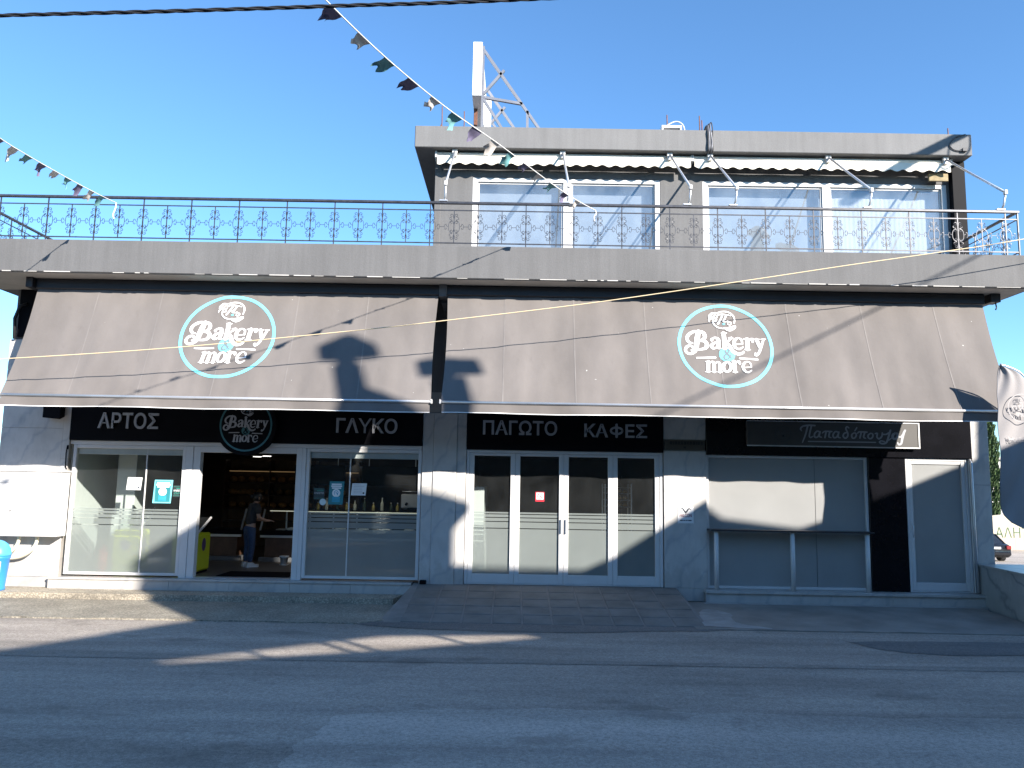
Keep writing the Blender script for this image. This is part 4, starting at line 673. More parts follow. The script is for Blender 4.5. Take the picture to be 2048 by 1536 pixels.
part('edge_binding', MB().tube([(x, FY + .03 * math.sin(9 * i / (nL - 1)) + .02 * math.sin(17 * i / (nL - 1)) + .012 * math.sin(31 * i / (nL - 1)), z) for i, (x, z) in enumerate(Lp)], .007, 5), M('binding', (.2, .2, .22), .7), FF)
FPR = M('banner_print', (.38, .365, .365), .8)
def fpl(cx, cz, k): return lambda u, v, l: (cx - u * k, FY - .065 - l, cz + v * k)
fe = part('print_ring', annulus(MB(), .225, .238, fpl(8.40, 3.46, 1), 0, 50), FPR, FF); part('print_lettering', ribbons(MB(), LOGO['W'], fpl(8.40, 3.46, .25), 4), FPR, fe)
part('print_script', ribbons(MB(), SCRIPT, lambda u, v, l: (8.42 - u * .24, FY - .065 - l, 2.95 + v * .3), 4), FPR, FF)
# ------------------------------------------------------------------ left end: meter cabinet, conduits, bin, speaker
MC = thing('meter_cabinet', 'large white wall cabinet on the sunlit marble at the left end', 'cabinet', (-9.0, -.2, .94))
part('box', MB().bbox(-9.72, -8.42, -.34, -.036, .95, 2.14, .01), WHITE, MC); part('lid', MB().bbox(-9.74, -8.40, -.36, -.037, 2.142, 2.17), WHITE, MC)
for a, b in ((-9.70, -9.10), (-9.07, -8.45)): part('door', MB().bbox(a, b, -.348, -.341, 1.0, 2.1, .003), WHITE, MC)
mb = MB()
for k in range(5): mb.box(-9.0, -8.7, -.3495, -.3485, 1.92 - k * .035, 1.925 - k * .035)
part('louvre_slots', mb.box(-9.62, -9.3, -.3495, -.3485, 1.93, 1.935).box(-9.62, -9.35, -.3495, -.3485, 1.5, 1.505), M('slot_grey', (.25, .24, .23), .7), MC); part('lock', MB().bbox(-9.32, -9.30, -.355, -.3485, 1.4, 1.43), BLACK, MC)
for k, (x, lab) in enumerate(((-9.2, 'cream conduit hose bending left from under the white cabinet'), (-8.86, 'longer cream conduit hose curving down from under the white cabinet'))):
    solo('conduit', MB().tube(spline([(x, -.18, .95), (x - .02, -.18, .8), (x - .14, -.18, .65), (x - .32, -.15, .56), (x - .6, -.12, .52)], 6), .032, 10), M('cream_plastic', (.72, .66, .5), .5), lab, 'pipe', 'conduits under the wall cabinet')
LB = thing('litter_bin', 'blue plastic litter bin with domed lid at the left edge', 'bin', (-9.38, -.5, -.0)); BLUE = M('blue_plastic', (.03, .22, .62), .4, var=.08); LBLUE = M('light_blue_plastic', (.08, .38, .70), .4, var=.06)
part('body', MB().lathe([(.16, .0), (.165, .03), (.155, .05), (.195, .55), (.21, .57), (.21, .61)], (-9.36, -.5, .0), 24), BLUE, LB); part('lid', MB().lathe([(.215, .0), (.215, .04), (.2, .12), (.15, .21), (.08, .26), (.02, .28)], (-9.36, -.5, .612), 24), LBLUE, LB)
part('label', MB().grid(6, 1, lambda u, v: (-9.36 + (.168 + .025 * v) * math.cos(-2.2 + u * 1.5), -.5 + (.17 + .025 * v) * math.sin(-2.2 + u * 1.5), .1 + .42 * v)), M('bin_label', (.75, .77, .8), .5), LB)
SP = thing('loudspeaker', 'small black box speaker tilted under the awning on the left marble column', 'speaker', (-8.75, -.1, 3.15)); part('body', MB().add([(x, y, z + (.0 if y > -.1 else -.05)) for x, y, z in ((-8.95, -.22, 3.22), (-8.62, -.22, 3.19), (-8.62, -.06, 3.2), (-8.95, -.06, 3.2), (-8.95, -.22, 3.48), (-8.62, -.22, 3.45), (-8.62, -.06, 3.45), (-8.95, -.06, 3.45))], [(0, 3, 2, 1), (4, 5, 6, 7), (0, 1, 5, 4), (1, 2, 6, 5), (2, 3, 7, 6), (3, 0, 4, 7)]), BLACK, SP); part('bracket', MB().bbox(-8.82, -8.74, -.06, -.036, 3.2, 3.4), METAL, SP)
solo('shutter_crank', MB().tube([(-8.52, -.06, 2.62), (-8.525, -.07, 2.5), (-8.52, -.06, 2.25), (-8.50, -.05, 2.2)], .011, 6).bbox(-8.54, -8.5, -.05, -.036, 2.58, 2.66), BLACK, 'thin black crank rod beside the left shop window', 'crank')
solo('door_stop', MB().bbox(-1.70, -1.58, -.14, -.056, .19, .26), BLACK, 'small black box at the foot of the marble column beside the ramp', 'box')
# bar ledge on three posts in front of the frosted window
LG = thing('bar_ledge', 'narrow dark bar ledge on three white posts in front of the frosted window', 'ledge', (5.2, -.2, .18)); part('shelf', MB().bbox(3.70, 6.73, -.30, .02, 1.265, 1.295), M('dark_shelf', (.03, .03, .034), .3), LG)
for x in (3.82, 5.24, 6.635): part('post', MB().tube([(x, -.2, .182), (x, -.2, 1.265)], .042, 14), WHITE, LG)
# low marble wall at the right
LW = thing('marble_wall', 'low marble-clad wall beside the right step', 'wall', (8.8, -.8, -.1)); MARBW = m_marble('marble_brown', .42, .17)
def lw(o, z0, z1, mat, nm): 
    q = [(8.78 - .0, -.04), (8.745, -.16), (8.60, -1.62), (8.55, -2.4), (9.6, -2.4), (9.6, -.04)]
    cx, cy = 9.1, -1.2; q = [(x + (.0 if x > 9.5 else -o), y) for x, y in q]; return part(nm, MB().slab(q, z0, z1), mat, LW)
lw(-.01, -.2, .69, MARBW, 'body'); lw(.02, .691, .73, MARB2, 'coping')
# ------------------------------------------------------------------ inside the bakery
WOOD = M('dark_wood', (.10, .05, .03), .45, var=.3, vs_=6); BREAD = M('bread_crust', (.42, .22, .08), .7, var=.35, vs_=14); LAMPW = emit('lamp_white', (1, .97, .88), 2.2); LAMPS = emit('spot_white', (1, .96, .9), 1.6); WARM = emit('warm_strip', (1, .62, .28), .06)
def lamp(x0, x1, y0, y1, lab, mat, round_=False):
    o = thing('ceiling_lamp', lab, 'lamp', ((x0 + x1) / 2, (y0 + y1) / 2, 2.70), 'ceiling lamps in the bakery')
    if round_: part('diffuser', MB().lathe([(.12, 0), (.12, .012)], ((x0 + x1) / 2, (y0 + y1) / 2, 2.718), 18), mat, o); part('rim', MB().lathe([(.14, 0), (.14, .008)], ((x0 + x1) / 2, (y0 + y1) / 2, 2.731), 18), WHITE, o)
    else: part('diffuser', MB().box(x0, x1, y0, y1, 2.715, 2.73), mat, o); part('rim', MB().box(x0 - .03, x1 + .03, y0 - .03, y1 + .03, 2.7305, 2.739), WHITE, o)
lamp(-3.45, -3.12, 1.2, 3.6, 'long bright ceiling panel lamp behind the window right of the doorway', LAMPW)
for x, y, lab in ((-5.0, 8.0, 'round ceiling lamp behind the left pane of the right shop window'), (-2.55, 7.6, 'round ceiling lamp behind the right pane of the right shop window'), (-7.6, 8.3, 'round ceiling lamp seen through the doorway, farther back'), (-7.1, 7.6, 'round ceiling lamp seen through the doorway, nearer')): lamp(x - .1, x + .1, y - .1, y + .1, lab, LAMPS, True)
def counter(x0, x1, y0, y1, lab, lit):
    o = thing('display_counter', lab, 'counter', ((x0 + x1) / 2, y0, .2), 'glass display counters in the bakery')
    part('base', MB().bbox(x0 + .1, x1 - .1, y0 + .08, y1, .3, .78), WOOD, o); part('plinth', MB().bbox(x0, x1, y0, y1 + .02, .2, .3), M('grey_plinth', (.12, .12, .125), .5), o); part('front_strip', MB().bbox(x0, x1, y0 + .02, y0 + .075, .74, .80), METAL, o); part('deck', MB().bbox(x0, x1, y0, y1, .80, .9), BLACK, o)
    part('front_glass', MB().add([(x0, y0 + .02, .91), (x1, y0 + .02, .91), (x1, y0 + .3, 1.36), (x0, y0 + .3, 1.36)], [(0, 1, 2, 3)]), GLASS, o); part('top_glass', MB().add([(x0, y0 + .3, 1.365), (x1, y0 + .3, 1.365), (x1, y1, 1.365), (x0, y1, 1.365)], [(0, 1, 2, 3)]), GLASS, o)
    for xx in (x0, x1): part('end_post', MB().bar((xx, y0 + .01, .905), (xx, y0 + .3, 1.37), .035), METAL, o)
    if lit:
        part('lamp_strip', MB().box(x0 + .1, x1 - .1, y0 + .34, y0 + .36, 1.33, 1.345), emit('case_strip', (1, .95, .75), .25), o)
        k = 0; xx = x0 + .3
        while xx < x1 - .2:
            part('tray', MB().bbox(xx, xx + .22, y0 + .2, y0 + .5, .905, .925 + .03 * (k % 2)), PAPER if k % 3 else METAL, o); k += 1; xx += .27
        for j in range(5): part('divider', MB().bar((x0 + .5 + j * .55, y0 + .35, .905), (x0 + .5 + j * .55, y0 + .35, 1.33), .03), METAL, o)
    return o
counter(-5.78, -1.95, 3.2, 4.1, 'lit glass display counter in front of the person', True); counter(-8.4, -6.25, 3.3, 4.2, 'dark glass display counter left of the person', False)
sh = thing('bread_shelf', 'tall shelves of bread against the back wall seen through the doorway', 'shelf', (-5.8, 6.9, .2))
part('back_panel', MB().bbox(-8.0, -4.2, 7.2, 7.24, .2, 2.6), M('shelf_brown', (.16, .085, .04), .6, var=.3, vs_=5), sh)
for z in (.9, 1.25, 1.6, 1.95, 2.3): part('shelf_board', MB().bbox(-8.0, -4.2, 6.85, 7.198, z, z + .03), WOOD, sh)
for x in (-8.0, -6.75, -5.5, -4.24): part('upright', MB().bbox(x - .02, x + .02, 6.83, 7.199, .2, 2.6), WOOD, sh)
part('lamp_strip', MB().box(-7.9, -4.3, 6.9, 6.92, 2.27, 2.29), WARM, sh)
loaf = mesh('loaf', MB().lathe([(.02, -.15), (.055, -.13), (.075, -.06), (.08, 0), (.075, .06), (.055, .13), (.02, .15)], (0, 0, 0), 10), BREAD)
for z in (1.28, 1.63, 1.98):
    x = -7.8
    while x < -4.4:
        o = thing('loaf', 'brown loaf of bread on the back shelves', 'bread', (x, 7.02, z + .08), 'loaves on the back shelves'); l = link('crust', loaf, o); l.rotation_euler = (0, math.pi / 2 + rnd.uniform(-.15, .15), rnd.uniform(-.6, .6)); l.scale = (1, rnd.uniform(.7, 1.2), rnd.uniform(.6, 1.0)); x += rnd.uniform(.2, .34)
# yellow ice cream freezers, red extinguisher, white pot, stool
YEL = M('yellow_plastic', (.62, .66, .02), .4, var=.05)
def freezer(x0, x1, y0, y1, zt, lab):
    o = thing('ice_cream_freezer', lab, 'freezer', ((x0 + x1) / 2, (y0 + y1) / 2, .2), 'yellow ice cream freezers'); part('body', MB().bbox(x0, x1, y0, y1, .24, zt, .03), YEL, o); part('foot', MB().box(x0 + .03, x1 - .03, y0 + .03, y1 - .03, .2, .239), BLACK, o)
    part('glass_lid', MB().add([(x0 + .02, y0 + .02, zt + .02), (x1 - .02, y0 + .02, zt + .02), (x1 - .02, y1 - .02, zt + .3), (x0 + .02, y1 - .02, zt + .3)], [(0, 1, 2, 3)]), GLASS, o); part('lid_rail', MB().bar((x1 - .01, y0 + .02, zt + .01), (x1 - .01, y1 - .02, zt + .3), .03), WHITE, o)
    part('emblem', MB().add([(x1 + .003, (y0 + y1) / 2 + .1 * math.cos(t / 20 * 6.283), .76 + .13 * math.sin(t / 20 * 6.283)) for t in range(20)], [tuple(range(20))]).add([(x, y0 - .003, z) for x, z in disc(((x0 + x1) / 2, .76), .1, 20)], [tuple(range(20))]), M('emblem_purple', (.10, .05, .16), .5), o)
freezer(-6.62, -6.16, .55, 1.25, .98, 'yellow ice cream freezer just inside the open doorway'); freezer(-7.74, -7.24, .45, 1.0, 1.05, 'yellow ice cream freezer blurred behind the frosted left window')
fe = thing('fire_extinguisher', 'red fire extinguisher blurred behind the frosted left window', 'extinguisher', (-7.92, .5, .2)); part('cylinder', MB().lathe([(.08, 0), (.085, .05), (.085, .42), (.05, .48), (.025, .5), (.025, .55)], (-7.92, .5, .2), 16), RED2, fe); part('valve', MB().bbox(-7.97, -7.87, .47, .53, .75, .79), BLACK, fe)
pt = thing('plant_pot', 'small white pot on the floor under the display counter', 'pot', (-5.02, 2.6, .2)); part('pot', MB().lathe([(.07, 0), (.09, .16), (.105, .165), (.105, .2)], (-5.02, 2.6, .2), 18), WHITE, pt); part('saucer', MB().lathe([(.09, 0), (.1, .015)], (-5.02, 2.6, .2), 18), WHITE, pt)
mt_ = thing('door_mat', 'dark mat on the shop floor just inside the doorway', 'mat', (-5, .8, .2)); part('mat', MB().bbox(-5.7, -4.3, .4, 1.2, .2005, .212), BLACK, mt_)
rk = thing('tray_rack', 'metal rack of bread trays behind the fourth folding door', 'rack', (2.25, 1.6, .2))
for x in (1.95, 2.5): part('upright', MB().bbox(x - .015, x + .015, 1.5, 1.53, .2, 2.1).bbox(x - .015, x + .015, 2.0, 2.03, .2, 2.1), METAL, rk)
for z in (1.62, 1.76, 1.90, 2.02):
    part('tray', MB().bbox(1.97, 2.48, 1.48, 2.02, z, z + .012), METAL, rk)
for k in range(12):
    z = (1.632, 1.772, 1.912)[k % 3]; x = 2.05 + .11 * (k // 3); o = thing('roll', 'bread roll on the tray rack behind the folding doors', 'bread', (x, 1.6, z + .03), 'rolls on the tray rack'); part('crust', MB().lathe([(.02, -.028), (.05, -.015), (.055, .005), (.04, .03), (.01, .04)], (x, 1.6, z + .03), 10), BREAD, o)
for x0, x1, lab in ((-5.6, -4.3, 'dark menu board hanging left of the glass joint in the right shop window'), (-3.9, -2.3, 'wide dark menu board hanging in the right pane of the right shop window')):
    o = thing('menu_board', lab, 'board', (x0, 5.2, 1.9)); part('panel', MB().bbox(x0, x1, 5.2, 5.26, 1.95, 2.45), BLACK, o); part('hanger', MB().bar((x0 + .2, 5.23, 2.45), (x0 + .2, 5.23, 2.739), .02).bar((x1 - .2, 5.23, 2.45), (x1 - .2, 5.23, 2.739), .02), METAL, o)
BTL = (M('bottle_amber', (.35, .28, .08), .2), M('bottle_pale', (.55, .56, .48), .25), M('bottle_dark', (.04, .06, .04), .2))
for k in range(11):
    x = -4.6 + k * .21 + rnd.uniform(-.04, .04); o = thing('bottle', 'small bottle standing on the lit display counter', 'bottle', (x, 3.85, 1.37), 'bottles on the display counter'); hh = rnd.uniform(.16, .3)
    part('glass_body', MB().lathe([(.035, 0), (.038, .02), (.038, hh * .6), (.015, hh * .8), (.013, hh)], (x, 3.85, 1.37), 10), BTL[k % 3], o); part('cap', MB().lathe([(.015, 0), (.015, .02)], (x, 3.85, 1.37 + hh), 8), WHITE, o)
em = thing('coffee_machine', 'steel coffee machine on the display counter behind the right shop window', 'coffee machine', (-2.35, 3.8, 1.37)); part('body', MB().bbox(-2.62, -2.08, 3.6, 4.05, 1.45, 1.78, .02), METAL, em); part('drip_tray', MB().bbox(-2.62, -2.08, 3.5, 4.05, 1.37, 1.42), BLACK, em); part('group_head', MB().tube([(-2.48, 3.58, 1.56), (-2.48, 3.45, 1.54)], .03, 8), BLACK, em); part('cup_rail', MB().tube([(-2.6, 3.62, 1.84), (-2.1, 3.62, 1.84)], .01, 6), METAL, em)
bk = thing('wall_cabinet', 'tall pale cabinet glimpsed at the right of the right shop window', 'cabinet', (-2.0, 5.5, .2)); part('body', MB().bbox(-2.4, -1.85, 5.4, 5.9, .2, 2.2), IWALL, bk); part('door', MB().bbox(-2.38, -2.13, 5.385, 5.399, .3, 2.15), M('grey_wall', (.33, .34, .34)), bk)
# ------------------------------------------------------------------ person at the counter
SKIN = M('skin', (.42, .25, .18), .55, var=.06); SHIRT = M('dark_shirt', (.03, .027, .03), .85, var=.2, vs_=12); JEANS = M('blue_jeans', (.035, .06, .12), .85, var=.25, vs_=14); HAIR = M('black_hair', (.012, .010, .010), .5, var=.3, vs_=20); SHOE = M('white_shoe', (.6, .6, .6), .6)
PE = thing('person', 'person in dark T-shirt and blue jeans standing at the display counter', 'person', (-5.66, 2.12, .2), rz=R(-48))
def skinned(name, V, E_, rad, mat, parent, root=0, sub=2):
    me = bpy.data.meshes.new(name); me.from_pydata(V, E_, []); me.materials.append(mat); o = link(name, me, parent); sm = o.modifiers.new('skin', 'SKIN')
    for i, r in enumerate(rad): me.skin_vertices[0].data[i].radius = (r, r) if isinstance(r, (int, float)) else r; me.skin_vertices[0].data[i].use_root = (i == root)
    sm.use_smooth_shade = True; s = o.modifiers.new('sub', 'SUBSURF'); s.levels = sub; s.render_levels = sub; return o
# facing +y; arms bent forward to the counter
bv = [(0, 0, .82), (0, .02, 1.0), (0, .05, 1.2), (0, .08, 1.3), (0, .11, 1.37), (0, .14, 1.44), (0, .17, 1.52)]; br = [(.13, .10), (.12, .09), (.135, .095), (.10, .075), (.045, .045), (.075, .085), (.05, .06)]; be = [(i, i + 1) for i in range(6)]
def add(chain, root, rs):
    p = root
    for q, r in zip(chain, rs): bv.append(q); br.append(r); be.append((p, len(bv) - 1)); p = len(bv) - 1
    return p
for s in (-1, 1):
    add([(s * .09, 0, .76), (s * .10, .02, .45), (s * .10, -.01, .10), (s * .10, .02, .03), (s * .11, .12, .02)], 0, [.085, .06, .042, .04, .03])
    wr = add([(s * .16, .08, 1.28), (s * .20, .10, 1.05), (s * .17, .28, .98), (s * .15, .36, .98)], 3, [.055, .042, .034, .026])
    for k, (dx, ln) in enumerate(((-.025, .075), (-.008, .085), (.009, .08), (.026, .065))): add([(s * .15 + dx, .40, .975), (s * .15 + dx * 1.2, .40 + ln * .6, .965), (s * .15 + dx * 1.2, .40 + ln, .945)], wr, [.009, .008, .007])
    add([(s * .15 - s * .035, .38, .975), (s * .15 - s * .05, .42, .965)], wr, [.010, .008])
skinned('body', bv, be, br, SKIN, PE)
skinned('t_shirt', [(0, 0, .86), (0, .02, 1.0), (0, .05, 1.2), (0, .08, 1.32), (-.17, .08, 1.27), (-.205, .095, 1.12), (.17, .08, 1.27), (.205, .095, 1.12)], [(0, 1), (1, 2), (2, 3), (3, 4), (4, 5), (3, 6), (6, 7)], [(.155, .12), (.15, .115), (.155, .115), (.11, .09), .075, .062, .075, .062], SHIRT, PE, 2)
skinned('jeans', [(0, 0, .90), (0, 0, .82), (-.095, 0, .74), (-.105, .02, .45), (-.105, -.01, .09), (.095, 0, .74), (.105, .02, .45), (.105, -.01, .09)], [(0, 1), (1, 2), (2, 3), (3, 4), (1, 5), (5, 6), (6, 7)], [(.145, .115), (.15, .12), .10, .075, .06, .10, .075, .06], JEANS, PE, 1)
part('hair', MB().lathe([(.03, -.10), (.085, -.06), (.105, .0), (.10, .06), (.07, .105), (.02, .12)], (0, .125, 1.475), 16), HAIR, PE, local=True); part('hair_bun', MB().lathe([(.01, -.05), (.05, -.02), (.05, .02), (.01, .05)], (0, .02, 1.50), 12), HAIR, PE, local=True)
for s in (-1, 1): part('shoe', MB().slab([(s * .105 + a, b) for a, b in ((-.05, -.08), (.05, -.08), (.055, .05), (.05, .15), (.02, .19), (-.02, .19), (-.05, .15), (-.055, .05))], .0, .055).slab([(s * .105 + a, b) for a, b in ((-.045, -.07), (.045, -.07), (.045, .06), (-.045, .06))], .055, .10), SHOE, PE, local=True)
# face on the far side of the head: eyes, nose, mouth, ears
part('nose', MB().lathe([(.006, -.02), (.014, -.01), (.008, .02)], (0, .255, 1.455), 8), SKIN, PE, local=True)
for s in (-1, 1): part('eye', MB().lathe([(.004, -.008), (.010, 0), (.004, .008)], (s * .032, .225, 1.48), 8), BLACK, PE, local=True); part('ear', MB().lathe([(.005, -.03), (.016, 0), (.005, .03)], (s * .10, .13, 1.455), 8), SKIN, PE, local=True)
part('mouth', MB().bbox(-.022, .022, .222, .232, 1.412, 1.42, .002), RED, PE, local=True)

# ------------------------------------------------------------------ side street at the right
GW = thing('graffiti_wall', 'long cream street wall with green graffiti letters behind the parked cars', 'wall', (36, 37, -1.76)); CRP = m_plaster('cream_plaster', (.55, .47, .36), .2)
part('wall', MB().prism([(18, -1.9), (60, -1.9), (60, .75), (33.2, .62), (31.5, .45), (18, .3)], 37, 37.3), CRP, GW); part('coping', MB().bar((18, 37.15, .345), (31.5, 37.15, .5), .36, .1).bar((33.2, 37.15, .67), (60, 37.15, .8), .36, .1), CONC, GW)
part('graffiti', fit_text('ΑΛΗΤΕΙΑ', 31.75, 35.2, -.95, -.28, 36.985, bold=-.008), M('graffiti_green', (.09, .15, .08), .8), GW)
def car(x, y, rz, paint, lab, zoff=0):
    c = thing('parked_car', lab, 'car', (x, y, gz(x, y) + .04), 'cars parked in the side street', rz); GL = M('car_glass', (.02, .024, .03), .08, spec=.8); TY = M('tyre', (.02, .02, .02), .9)
    bm = bmesh.new(); prof = [(-2.15, .35), (-2.2, .62), (-2.12, .92), (-1.7, .98), (1.0, .93), (1.95, .78), (2.12, .55), (2.1, .3), (-2.05, .24)]
    vs_ = [[bm.verts.new((s * .84, p[0], p[1])) for p in prof] for s in (-1, 1)]; n = len(prof); bm.faces.new(vs_[0]); bm.faces.new(vs_[1][::-1])
    for i in range(n): bm.faces.new((vs_[0][i], vs_[1][i], vs_[1][(i + 1) % n], vs_[0][(i + 1) % n]))
    bmesh.ops.bevel(bm, geom=bm.edges[:], offset=.07, segments=3, affect='EDGES'); part('body', MB().bm(bm, True), paint, c, local=True)
    def fr(y0, y1, y2, y3, z0, z1, w0, w1): return [(-w0, y0, z0), (w0, y0, z0), (w0, y3, z0), (-w0, y3, z0), (-w1, y1, z1), (w1, y1, z1), (w1, y2, z1), (-w1, y2, z1)]
    F6 = [(0, 3, 2, 1), (4, 5, 6, 7), (0, 1, 5, 4), (1, 2, 6, 5), (2, 3, 7, 6), (3, 0, 4, 7)]
    part('cabin', MB().add(fr(-1.75, -1.1, .35, 1.15, .93, 1.42, .76, .58), F6), GL, c, local=True); part('roof', MB().add(fr(-1.16, -1.05, .30, .42, 1.40, 1.45, .62, .56), F6), paint, c, local=True)
    for s in (-1, 1):
        part('pillar', MB().bar((s * .77, -1.74, .93), (s * .60, -1.1, 1.42), .07).bar((s * .77, 1.14, .93), (s * .60, .36, 1.42), .06), paint, c, local=True); part('tail_light', MB().bbox(s * .70 - .13, s * .70 + .13, -2.22, -2.05, .68, .88, .03), M('tail_red', (.25, .02, .02), .3), c, local=True); part('headlight', MB().bbox(s * .66 - .14, s * .66 + .14, 1.95, 2.12, .58, .72, .03), WHITE, c, local=True); part('mirror', MB().bbox(s * .9 - .08, s * .9 + .08, .75, .85, .95, 1.07, .02), paint, c, local=True)
        for yy in (-1.3, 1.3):
            wv = MB(); 
            for r0, a, b in ((.31, .62, .86),): wv.add([(s * q, yy + r0 * math.cos(k / 20 * 6.283), .31 + r0 * math.sin(k / 20 * 6.283)) for q in (a, b) for k in range(20)], [(k, (k + 1) % 20, 20 + (k + 1) % 20, 20 + k) for k in range(20)] + [tuple(range(20)), tuple(range(20, 40))])
            wh = part('wheel', wv, TY, c, local=True); part('rim', MB().add([(s * .865, yy + .19 * math.cos(k / 16 * 6.283), .31 + .19 * math.sin(k / 16 * 6.283)) for k in range(16)], [tuple(range(16))]), METAL, wh, local=True)
    part('bumper', MB().bbox(-.8, .8, -2.26, -2.1, .36, .55, .04), paint, c, local=True); part('number_plate', MB().bbox(-.26, .26, -2.245, -2.2, .70, .81, .004), PAPER, c, local=True); return c
car(26.2, 30, R(-3), M('black_car_paint', (.012, .013, .016), .15, var=.1), 'black parked car seen from behind beside the right marble column')
car(35.7, 33.2, R(78), M('silver_car_paint', (.42, .42, .44), .25, .4, var=.05), 'silver parked car at the right edge in front of the cream wall')
CY = thing('cypress_tree', 'dark green columnar cypress behind the right marble column', 'tree', (34.0, 41.5, -1.76)); part('trunk', MB().tube([(34, 41.5, -1.8), (34.02, 41.5, 1), (34.0, 41.5, 4), (33.95, 41.5, 8)], [.2, .16, .1, .03], 8), M('bark', (.12, .08, .055), .9), CY)
for k in range(7): a = k * 2.4; z = .6 + k * .9; part('limb', MB().tube([(34, 41.5, z), (34 + .3 * math.cos(a), 41.5 + .3 * math.sin(a), z + .5), (34 + .5 * math.cos(a), 41.5 + .5 * math.sin(a), z + 1.1)], [.05, .035, .012], 6), MATS['bark'], CY)
rr = random.Random(5)
def crown(mat, sel, nm):
    f = MB()
    for k in range(9000):
        h = rr.random(); z = -.6 + h * 9.4; R0 = .98 * (math.sin(math.pi * min(1, h * .86 + .14)) ** .7) * (1 - .25 * h); a = rr.uniform(0, 6.283); lob = 1 + .16 * math.sin(a * 3 + z * 1.7) + .14 * math.sin(a * 5 - z * 2.9) + .1 * math.sin(z * 6); q = R0 * lob * (1 - .45 * rr.random() ** 2.2)
        if (k % 3 == 0) != sel: continue
        p = Vector((34 + q * math.cos(a), 41.5 + q * math.sin(a), z)); t = Vector((.35 * math.cos(a), .35 * math.sin(a), .9 + rr.uniform(-.3, .3))).normalized(); s = t.cross(Vector((rr.uniform(-1, 1), rr.uniform(-1, 1), rr.uniform(-.4, .4)))).normalized(); L_ = rr.uniform(.16, .30); W_ = rr.uniform(.05, .09)
        f.add([p - s * W_, p + s * W_, p + t * L_ + s * W_ * .2, p + t * L_ - s * W_ * .2], [(0, 1, 2, 3)])
    part(nm, f, mat, CY)
crown(M('cypress_leaf', (.055, .095, .028), .8, var=.35, vs_=4), True, 'crown'); crown(M('cypress_leaf_dark', (.04, .072, .022), .8, var=.35, vs_=5), False, 'crown')
FH = thing('far_house', 'brown house with tiled eave behind the cypress', 'house', (31, 44, -1.76)); part('wall', MB().box(27, 35.2, 44, 50, -1.8, 2.2), M('brown_brick', (.22, .13, .09), .9, var=.25, vs_=6), FH)
rf = part('roof', MB().prism([(26.6, 2.2), (35.7, 2.2), (31.1, 4.4)], 43.6, 50.4), M('terracotta', (.35, .14, .07), .85, var=.25, vs_=5), FH); part('chimney', MB().bbox(29, 29.5, 46, 46.5, 3, 5), MATS['brown_brick'], rf)
UP = thing('utility_pole', 'grey utility pole rising behind the cream wall', 'pole', (34.95, 42.5, -1.76)); part('pole', MB().tube([(34.95, 42.5, -1.8), (34.95, 42.5, 2.6)], [.14, .11], 10), METAL, UP); part('cap', MB().bbox(34.8, 35.1, 42.35, 42.65, 2.6, 2.75), METAL, UP)
FB = thing('far_building', 'distant pale building low on the horizon at the right', 'building', (60, 110, -1.8)); part('wall', MB().box(50, 90, 110, 125, -2, 7), M('pale_wall', (.5, .48, .45), .9), FB); part('roof', MB().box(49.5, 90.5, 109.5, 125.5, 7.0, 7.4), CONC, FB)

# ------------------------------------------------------------------ houses on the camera's side of the street (they shade the road and the lower shopfront)
AN_ = math.atan2(.94, 1.0); QL = -18.0; DH = -8 * .4337
HS = m_plaster('ochre_plaster', (.24, .20, .15), .2); TILEM = M('terracotta', (.35, .14, .07)); SHUT = M('shutter_green', (.05, .10, .07), .6)
OH = thing('opposite_house', 'tall plastered house with gabled parapet and two chimneys across the street', 'house', (0, 0, 0), rz=AN_)
def pr_(name, poly, d0, d1, mat): return part(name, MB().prism([(a, b + DH) for a, b in poly], QL - d1, QL - d0), mat, OH, local=True)
pr_('wall', [(-12, 3.2), (9, 3.2), (9, 10.0), (-12, 10.0)], 0, 8, HS)
pr_('gable_wall', [(-.95, 10.0), (9, 10.0), (9, 12.9), (6.48, 12.8), (6.42, 11.33), (6.2, 11.3), (4.4, 11.02), (4.05, 11.0), (2.98, 11.6), (2.68, 12.02), (2.1, 11.75), (1.43, 11.45), (1.02, 11.37), (-.95, 12.2)], .01, .34, HS)
pr_('gable_wall', [(-1.98, 10.0), (-.82, 10.0), (-.82, 12.94), (-.58, 13.2), (-1.26, 13.7), (-2.3, 14.5), (-3.1, 15.4), (-3.45, 14.85), (-4.5, 14.25), (-5.2, 13.92), (-5.12, 13.7), (-5.32, 11.85), (-6.7, 11.72), (-6.7, 10.88), (-3.7, 10.74), (-1.98, 10.2)], 0, .35, HS)
pr_('parapet', [(-12, 10.0), (-6.7, 10.0), (-6.7, 11.7), (-8, 11.56), (-12, 11.5)], 0, .35, HS)
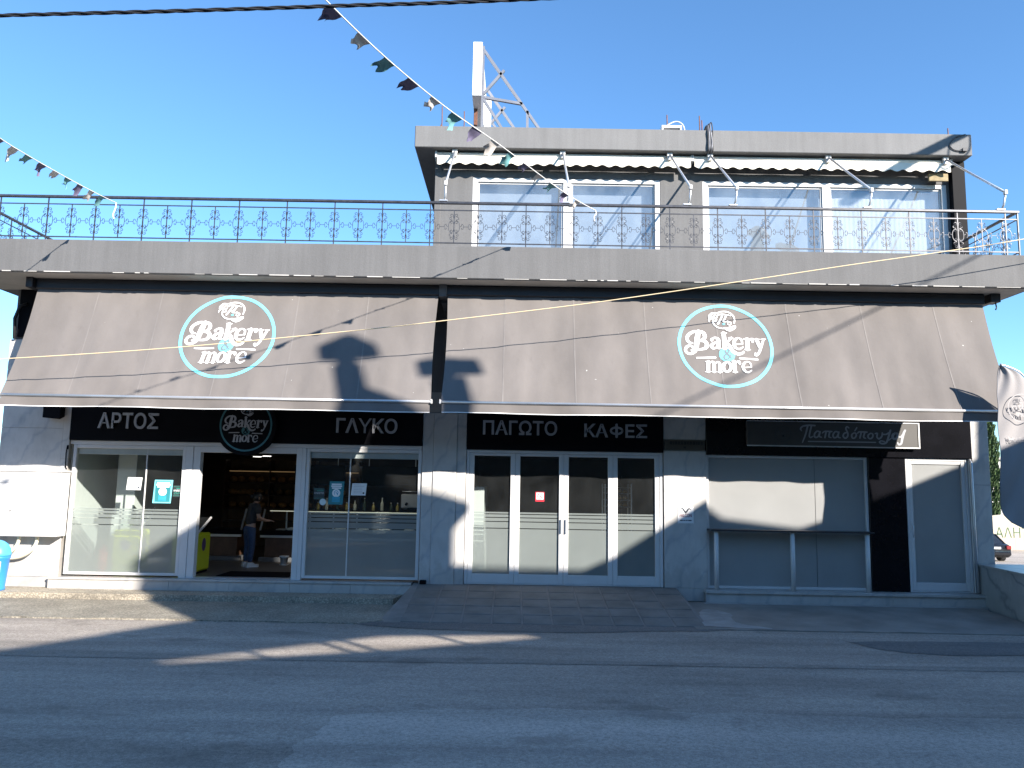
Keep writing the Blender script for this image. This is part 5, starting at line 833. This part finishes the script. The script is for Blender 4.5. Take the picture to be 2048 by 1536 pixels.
pr_('parapet', [(-6.7, 10.0), (-2.2, 10.0), (-3.9, 10.22), (-6.7, 10.7)], 0, .3, HS)
for u in (-5.6, -4.6, -4.3, -3.1): pr_('post', [(u - .05, 10.0), (u + .05, 10.0), (u + .05, 10.95), (u - .05, 10.95)], .02, .2, HS)
for sh_, nk, cp in (([(-3.42, 14.5), (-2.95, 14.5), (-2.93, 15.78), (-3.32, 15.86)], [(-3.26, 15.8), (-2.98, 15.74), (-2.98, 16.06), (-3.26, 16.14)], [(-3.48, 16.18), (-2.66, 15.96), (-2.68, 16.12), (-2.93, 16.46), (-3.05, 16.5), (-3.46, 16.36)]),
                    ([(-2.12, 13.6), (-1.72, 13.6), (-1.64, 14.98), (-2.1, 15.05)], [(-2.02, 15.0), (-1.76, 14.95), (-1.76, 15.24), (-2.02, 15.32)], [(-2.24, 15.36), (-1.39, 15.1), (-1.41, 15.3), (-1.99, 15.54), (-2.22, 15.56)])):
    c = pr_('chimney', sh_, .0, .45, HS); part('chimney_neck', MB().prism([(a, b + DH) for a, b in nk], QL - .4, QL - .05), HS, c, local=True); part('chimney_cap', MB().prism([(a, b + DH) for a, b in cp], QL - .42, QL + .0), HS, c, local=True)
for r in range(2):
    for k in range(7):
        u = -11 + k * 2.75; wn = part('window', MB().bbox(u, u + 1.0, QL - .02, QL + .04, 1.0 + r * 3.0, 2.5 + r * 3.0), SHUT, OH, local=True); part('sill', MB().bbox(u - .1, u + 1.1, QL, QL + .12, .9 + r * 3.0, .985 + r * 3.0), MARB2, wn, local=True)
RH = thing('opposite_house', 'three storey ochre house row behind the photographer', 'house', (-14, -30, -.1)); part('wall', MB().box(-44, 13, -38, -30, -.2, 9.4), HS, RH); part('roof', MB().prism([(-44.5, 9.4), (13.5, 9.4), (13.5, 9.65), (-44.5, 9.65)], -38.5, -29.5), TILEM, RH)
for k in range(13):
    for z0, z1 in ((.9, 2.6), (3.9, 5.4), (6.9, 8.4)): part('window', MB().bbox(-43 + k * 4.3, -41.6 + k * 4.3, -30.0, -29.94, z0, z1), SHUT, RH)
